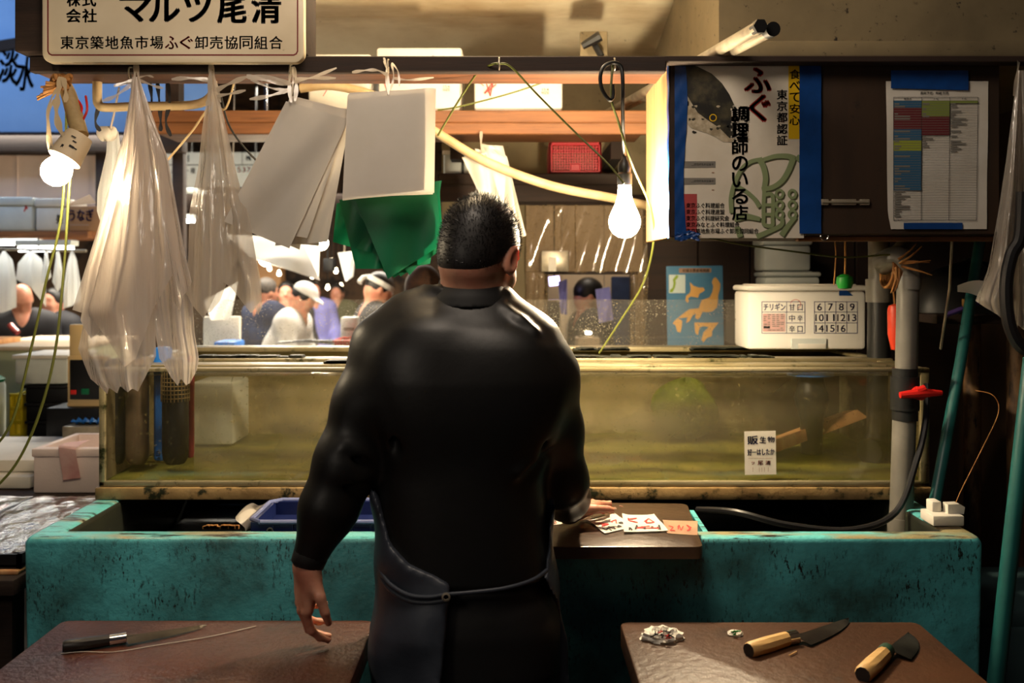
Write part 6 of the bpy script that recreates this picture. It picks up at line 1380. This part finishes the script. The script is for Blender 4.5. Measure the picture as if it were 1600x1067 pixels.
obj('scale_head', MB().rbox(xa, xb, 5.6, 5.7, bz3+.06, bz3+.20, .01), K['foam_g'], t); obj('scale_base', MB().rbox(xa-.05, xb+.005, 5.57, 5.74, bz3+.02, bz3+.06, .006), K['foam_g'], t); obj('base_foot', MB().rbox(xa-.03, xb, 5.58, 5.72, bz3, bz3+.022, .004), K['bluec'], t); obj('display', MB().box(xa+.02, xb-.015, 5.598, 5.602, bz3+.12, bz3+.14), K['grayink'], t)
tag(obj('blue_tub', MB().rbox(xof(342, 5.5), xof(375, 5.5), 5.4, 5.6, bz3, bz3+.07, .01), K['bluec']), 'bright blue tub on the display bench beside the clear bags', 'tub')
tag(obj('polystyrene_cover', MB().rbox(xof(318, 5.7), xof(375, 5.7), 5.69, 5.73, bz3+.001, bz3+.20, .008), K['foam']), 'white foam lid standing on edge behind the bright blue tub', 'foam lid')
# white signs with lettering across the hall
Yh = 7.0
t = thing('hall_sign', 'white hanging sign with black characters seen between the bag bundles', 'sign', W(340, 290, Yh))
obj('board', MB().box(xof(258, Yh), xof(425, Yh), Yh, Yh+.03, zof(292, Yh), zof(238, Yh)), K['foam_g'], t)
for x in (300, 400): obj('sign_rod', MB().tube([W(x, 239, Yh+.015), (xof(x, Yh), Yh+.015, 3.6)], .006, 6), K['kwire'], t)
pl = Plate(front(Yh-.001)); pl.text('川', 281, 242, 295, 253, 0, bold=.03); pl.text('及', 267, 266, 274, 271, 0, bold=.02); pl.text('び鮎・種', 275, 262, 305, 271, 0, bold=.02); pl.rect(258, 257, 425, 258.4, 0); pl.text('株', 384, 243, 393, 251, 0, bold=.03); pl.text('さ', 405, 241, 414, 252, 1, bold=.03)
for x in (378, 398): pl.rect(x, 238, x+.8, 257, 0)
pl.text('537.0', 371, 261, 402, 269, 2, bold=.02); pl.poly([(388, 285), (396, 278), (400, 292), (388, 292)], 2); obj('lettering', pl.mb, [K['ink'], K['navy_i'], K['redink']], t)
t = thing('white_crate', 'white crate on the high beam under the hanging sign', 'crate', W(290, 300, 7.1))
tag(obj('hall_beam', MB().rbox(-3.9, -.32, 7.2, 7.3, zof(330, 7.2), zof(303, 7.2), .006), K['darkwood']), 'brown beam spanning the hall under the white hanging sign', 'beam')
obj('crate_body', MB().rbox(xof(264, 7.2), xof(306, 7.2), 7.2, 7.45, zof(303, 7.2)+.001, zof(294, 7.2)+.002, .004), K['foam_g'], t)
# bright white hangings lit in the hall
for i, (c, Y, lab) in enumerate([(V2((352, 366), (470, 372), (500, 438), (392, 402)), 5.0, 'broad bright white sheet lit up behind the milky plastic sheets'), (V2((404, 372), (500, 378), (498, 436), (400, 406)), 5.2, 'second bright white sheet behind the broad lit one'), (V2((528, 395), (556, 392), (552, 432), (540, 440)), 6.4, 'white paper strip hanging behind the green sheets'), (V2((318, 470), (372, 440), (360, 500), (330, 500)), 5.0, 'white bag hanging low behind the narrow clear bundle')]):
    mb = MB(); patch(mb, c, Y, .05, i); t = tag(obj('lit_sheet', mb, K['litsheet'], sm=60), lab, 'plastic sheet')
    obj('tie_string', MB().tube([W(c[0].x+10, c[0].y+1, Y+.0), (xof(c[0].x+12, Y), Y+.1, 3.6 if Y > 4.5 else 2.6)], .003, 5), K['string'], t)
# far lamps and clutter
def far_bulb(px, py, Y, r, label, grp=None):
    c = W(px, py, Y); t = thing('far_bulb', label, 'light bulb', c, grp)
    obj('bulb_glass', MB().lathe(bulb_prof(r, r*2), c, 14), K['lit_h'] if Y < 7 else K['litfar'], t); obj('flex', MB().tube([c+Vector((0, 0, r*1.9)), (c.x, Y, 3.6)], .008, 6), K['kwire'], t); return t
far_bulb(415, 405, 5.7, .04, 'hidden bulb added behind the broad bright white sheet to brighten it')  # extra unseen bulb, added so the white sheet glows from behind
far_bulb(502, 380, 5.6, .04, 'glaring bulb at the edge of the bright white sheet')
cnt = 0
for px, py, Y in ((488, 432, 10.5), (518, 410, 10), (525, 424, 11), (436, 428, 10.6), (560, 398, 10.4), (575, 376, 10), (640, 452, 11), (655, 440, 10.4), (512, 450, 11.2), (468, 416, 10), (421, 420, 10.4), (533, 448, 10.8), (606, 458, 11.3), (544, 416, 9.6)):
    far_bulb(px, py, Y, .02, 'small warm bulb glowing far back in the crowded hall', 'warm bulbs far back in the hall')
RR = random.Random(11)
cl = [K['shelfwood'], K['foam'], K['redp'], K['cardboard'], K['olive_cloth'], K['cream'], K['peach'], K['greenp'], K['yellow']]
for k, Y in enumerate((10.9, 11.25, 11.6)):
    x = xof(392, Y)
    while x < -.9:
        w = RR.uniform(.2, .5); h = RR.choice((RR.uniform(.8, 1.2), RR.uniform(1.2, 1.75)))
        if RR.random() < .7: tag(obj('market_crate', MB().rbox(x, x+w, Y, Y+.25, .0, h, .01), RR.choice(cl)), 'upright crate stack far back in the crowded hall', 'crate', 'crate stacks far back in the hall')
        x += w+RR.uniform(.02, .2)
tag(obj('black_speaker', MB().rbox(xof(505, 7.5), xof(521, 7.5), 7.5, 7.6, zof(424, 7.5), zof(404, 7.5), .006).tube([W(512, 406, 7.55), (xof(512, 7.55), 7.55, 3.6)], .008, 6), K['black']), 'small black box hanging in the hall left of the green sheets' if False else 'small black box hanging in the hall beside the glaring bulb', 'speaker')
# ---------------------------------------------------------------- people in the hall
def market_person(px, py, Y, face, label, hw_px, coat, hairmat, cap=None, lean=.0, apron=None, tilt=0, arms=(.25, .9), shirt=None, headband=False, long_hair=False, bald=False):
    """px, py, Y: head centre; face: heading in degrees (0 looks away from the camera, 180 at it)"""
    sc = 1.0; hcw = W(px, py, Y); z = hcw.z
    H = max(1.48, min(1.78, z+.11)); k = H/1.68
    t = thing('person', label, 'person', (hcw.x, Y, 0))
    yaw = Matrix.Rotation(math.radians(-face), 4, 'Z'); base = Vector((hcw.x, Y, 0))-yaw.to_3x3() @ Vector((0, lean, 0))
    G = lambda x, y, zz: base+yaw @ Vector((x*k, y*k, zz*k))
    zh = hcw.z/k
    Hm = yaw @ Matrix.Rotation(math.radians(-tilt), 4, 'X')
    lo, hi = base-Vector((.75, .75, 0)), base+Vector((.75, .75, H+.08))
    hd = G(0, lean/k, zh); sh = min(1.40, zh-.17)
    Sl, Sr = G(-.185, lean*.62/k, sh-.04), G(.185, lean*.62/k, sh-.04)
    Ll, Lr = G(-.25, lean*.5/k+arms[0]*.35, sh-.32), G(.25, lean*.5/k+arms[0]*.35, sh-.32)
    Hl, Hr = G(-.09, lean*.5/k+arms[0]+.20, arms[1]), G(.09, lean*.5/k+arms[0]+.20, arms[1]+.02)
    F = Field(lo, hi, .0135); head(F, hd, Hm, k)
    F.cone(G(0, lean*.7/k, sh), hd+Hm @ Vector((0, -.02, -.07)), .06*k, .052*k, .03)
    F.chain([G(0, lean*.62/k, sh-.05), G(0, lean*.3/k, 1.15), G(0, 0, .95), G(0, 0, .86)], [.10, .10, .11, .11], .05)
    for S, L, h in ((Sl, Ll, Hl), (Sr, Lr, Hr)):
        F.chain([S, L, h], [.05, .04, .028], .03); d = (h-L).normalized(); F.cone(h, h+d*.06, .034, .030, .02)
        for q in range(4): o = yaw @ Vector(((q-1.5)*.019, 0, 0)); F.cone(h+d*.06+o, h+d*(.12 if q in (1, 2) else .11)+o+Vector((0, 0, -.03)), .0105, .009, .004)
        F.cone(h+d*.02, h+d*.06+yaw @ Vector((.045*(1 if S is Sl else -1), 0, -.01)), .013, .010, .006)
    for sx in (-1, 1): F.chain([G(sx*.09, 0, .86), G(sx*.09, .01, .46), G(sx*.09, -.01, .06)], [.085, .058, .042], .03); F.cone(G(sx*.09, -.02, .04), G(sx*.09, .16, .03), .04, .03, .02)
    obj('body', F.mesh(1), K['skin'], t, sm=80)
    F = Field(lo, hi, .0135)
    F.chain([G(-.10, lean*.62/k, sh+.01), Sl], [.06, .075], .04); F.chain([G(.10, lean*.62/k, sh+.01), Sr], [.06, .075], .04)
    for sx in (-1, 1): F.chain([G(sx*.09, lean*.6/k, sh-.08), G(sx*.085, lean*.3/k, 1.14), G(sx*.075, 0, .92), G(sx*.075, 0, .80)], [.115, .112, .118, .125], .06)
    for S, L, h in ((Sl, Ll, Hl), (Sr, Lr, Hr)): F.chain([S, L, L.lerp(h, .85)], [.072, .060, .046], .04)
    obj('jacket', F.mesh(2), coat, t, sm=80)
    F = Field(lo, hi, .0135)
    for sx in (-1, 1): F.chain([G(sx*.085, 0, .84), G(sx*.09, .01, .46), G(sx*.09, -.01, .10)], [.115, .080, .068], .03)
    obj('trousers', F.mesh(2), K['dark_cloth'], t, sm=80)
    if not bald:
        F = Field(hd-Vector((.22, .22, .32)), hd+Vector((.22, .22, .22)), .009); HP = lambda x, y, zz: hd+Hm @ (Vector((x, y, zz))*k)
        F.ell(HP(0, -.008, .006), (.083*k, .103*k, .099*k), Hm, .001)
        if long_hair: F.chain([HP(0, -.05, -.02), HP(0, -.06, -.13)], [.085*k, .08*k], .04)
        F.ell(HP(0, .105, -.045), (.086*k, .086*k, .112*k), Hm, .012, 's')
        if not long_hair:
            F.plane(HP(0, -.09, -.07), Hm.to_3x3() @ Vector((0, -.3, -1)))
        obj('hair', F.mesh(1), hairmat, t, sm=80)
    if cap:
        F = Field(hd-Vector((.22, .22, .1)), hd+Vector((.22, .22, .22)), .008); HP = lambda x, y, zz: hd+Hm @ (Vector((x, y, zz))*k)
        F.ell(HP(0, -.004, .022), (.090*k, .110*k, .092*k), Hm, .001); F.plane(HP(0, 0, .022), Hm.to_3x3() @ Vector((0, .15, -1))); F.ell(HP(0, .10, .03), (.07*k, .075*k, .012*k), Hm, .02)
        obj('cap', F.mesh(1), cap, t, sm=80)
    if headband:
        HP = lambda x, y, zz: hd+Hm @ (Vector((x, y, zz))*k); mb = MB()
        vs = [HP(.090*math.cos(a), -.006+.110*math.sin(a), .018+dz) for a in np.linspace(0, 6.283, 25) for dz in (-.018, .018)]
        mb.add(vs, [(2*i, 2*i+2, 2*i+3, 2*i+1) for i in range(24)]); mb.tube([HP(0, -.115, .018), HP(.01, -.14, -.01), HP(.02, -.145, -.05)], [.014, .02], 8); mb.tube([HP(0, -.115, .018), HP(-.03, -.135, 0), HP(-.04, -.13, -.03)], [.012, .016], 8)
        obj('headband', mb, K['white_cloth'], t, sm=80)
    if apron:
        F = Field(lo, hi, .0135)
        for sx in (-1, 1): F.chain([G(sx*.05, lean*.5/k+.06, 1.2), G(sx*.07, .05, .9), G(sx*.08, .07, .35)], [.09, .10, .12], .06)
        obj('apron', F.mesh(2), apron, t, sm=80)
    return t
market_person(476, 462, 6.75, 95, 'man in white coat and cap bending over the display bench', 28, K['white_cloth'], K['hair'], cap=K['white_cloth'], lean=.22, tilt=35, arms=(.22, 1.05))
market_person(417, 452, 7.5, 40, 'grey-haired person in navy jacket, back turned, beside the man in white', 26, K['navy_cloth'], K['grey_hair'], lean=.05, tilt=5)
market_person(447, 455, 8.5, 170, 'dark-haired person facing this way between the navy jacket and the white coat', 20, K['dark_cloth'], K['hair'])
market_person(489, 452, 9.6, 150, 'person in pale shirt standing behind the man in white', 20, K['lav'], K['hair'])
market_person(594, 448, 6.25, 70, 'man with white headband leaning over beside the green sheets', 36, K['dark_cloth'], K['hair'], headband=True, lean=.12, tilt=30)
market_person(664, 446, 4.6, 12, 'person with brown bobbed hair half hidden behind the man in black', 60, K['brownpaper'], K['brown_hair'], long_hair=True, tilt=8)
market_person(527, 456, 10.4, 185, 'distant person in olive jacket among the warm bulbs', 18, K['olive_cloth'], K['hair'])
market_person(34, 463, 6.5, 150, 'bald man in black bent over the pale green stall counter', 28, K['dark_cloth'], K['hair'], bald=True, lean=.16, tilt=45, arms=(.16, 1.10))
market_person(84, 468, 7.2, 200, 'person in dark clothes standing in shade behind the small white bags', 22, K['dark_cloth'], K['hair'])
market_person(921, 458, 5.75, 80, 'person with dark hair seen through the back window opening', 26, K['dark_cloth'], K['hair'], tilt=15)
t = tag(obj('fish_piece', MB().tube([W(16, 508, 5.98), W(22, 515, 5.96), W(28, 520, 5.95)], [.02, .034, .018], 10, spline=3), K['fishmeat']), 'red piece of fish in the hands of the bald man', 'fish')
# ---------------------------------------------------------------- room behind the window opening
t = thing('blue_paper_sheet', 'lavender blue plastic sheet hanging in the window opening beside the cord', 'plastic sheet', W(945, 478, 4.8)); mb = MB(); patch(mb, V2((930, 452), (953, 448), (958, 500), (936, 505)), 4.8, .02, 1); obj('sheet', mb, K['lav'], t)
obj('tie_string', MB().tube([W(944, 450, 4.8), (xof(944, 4.8), 4.8, 2.8)], .003, 5), K['string'], t)
t = thing('violet_lamp', 'glowing violet insect lamp inside the window opening', 'lamp', W(866, 440, 5.6)); obj('lit_tube', MB().tube([W(858, 440, 5.6), W(874, 438, 5.6)], .028, 10), K['litviolet'], t); obj('flex', MB().tube([W(866, 432, 5.6), (xof(866, 5.6), 5.6, 2.8)], .005, 6), K['kwire'], t)
mb = MB(); patch(mb, V2((872, 440), (886, 436), (886, 492), (876, 490)), 5.2, .02, 0); t = tag(obj('white_strip', mb, K['lav']), 'pale strip of plastic hanging under the violet lamp', 'plastic sheet'); obj('tie_string', MB().tube([W(878, 440, 5.2), (xof(878, 5.2), 5.2, 2.8)], .003, 5), K['string'], t)
tag(obj('dark_cupboard', MB().rbox(xof(855, 6.2), xof(874, 6.2), 6.1, 6.28, .0, zof(470, 6.2), .01), K['darkwood']), 'dark cupboard inside the back room near the violet lamp', 'cupboard')
tag(obj('dark_screen', MB().rbox(xof(955, 6.15), xof(992, 6.15), 6.12, 6.17, 0, zof(432, 6.15), .01), K['navy_cloth']), 'dark blue screen standing in the back room', 'screen')
t = thing('glass_case', 'lit glass case on a bench in the back room', 'case', W(918, 525, 5.3)); xa, xb = xof(902, 5.3), xof(938, 5.3)
obj('case_frame', MB().rbox(xa, xb, 5.3, 5.5, 0, zof(528, 5.3), .01), K['cream'], t); obj('case_glass', MB().box(xa+.01, xb-.01, 5.31, 5.49, zof(528, 5.3)+.001, zof(512, 5.3)), K['glass'], t)
obj('lit_strip', MB().tube([W(915, 520, 5.4), W(924, 520, 5.4)], .008, 8), K['litfar'], t)
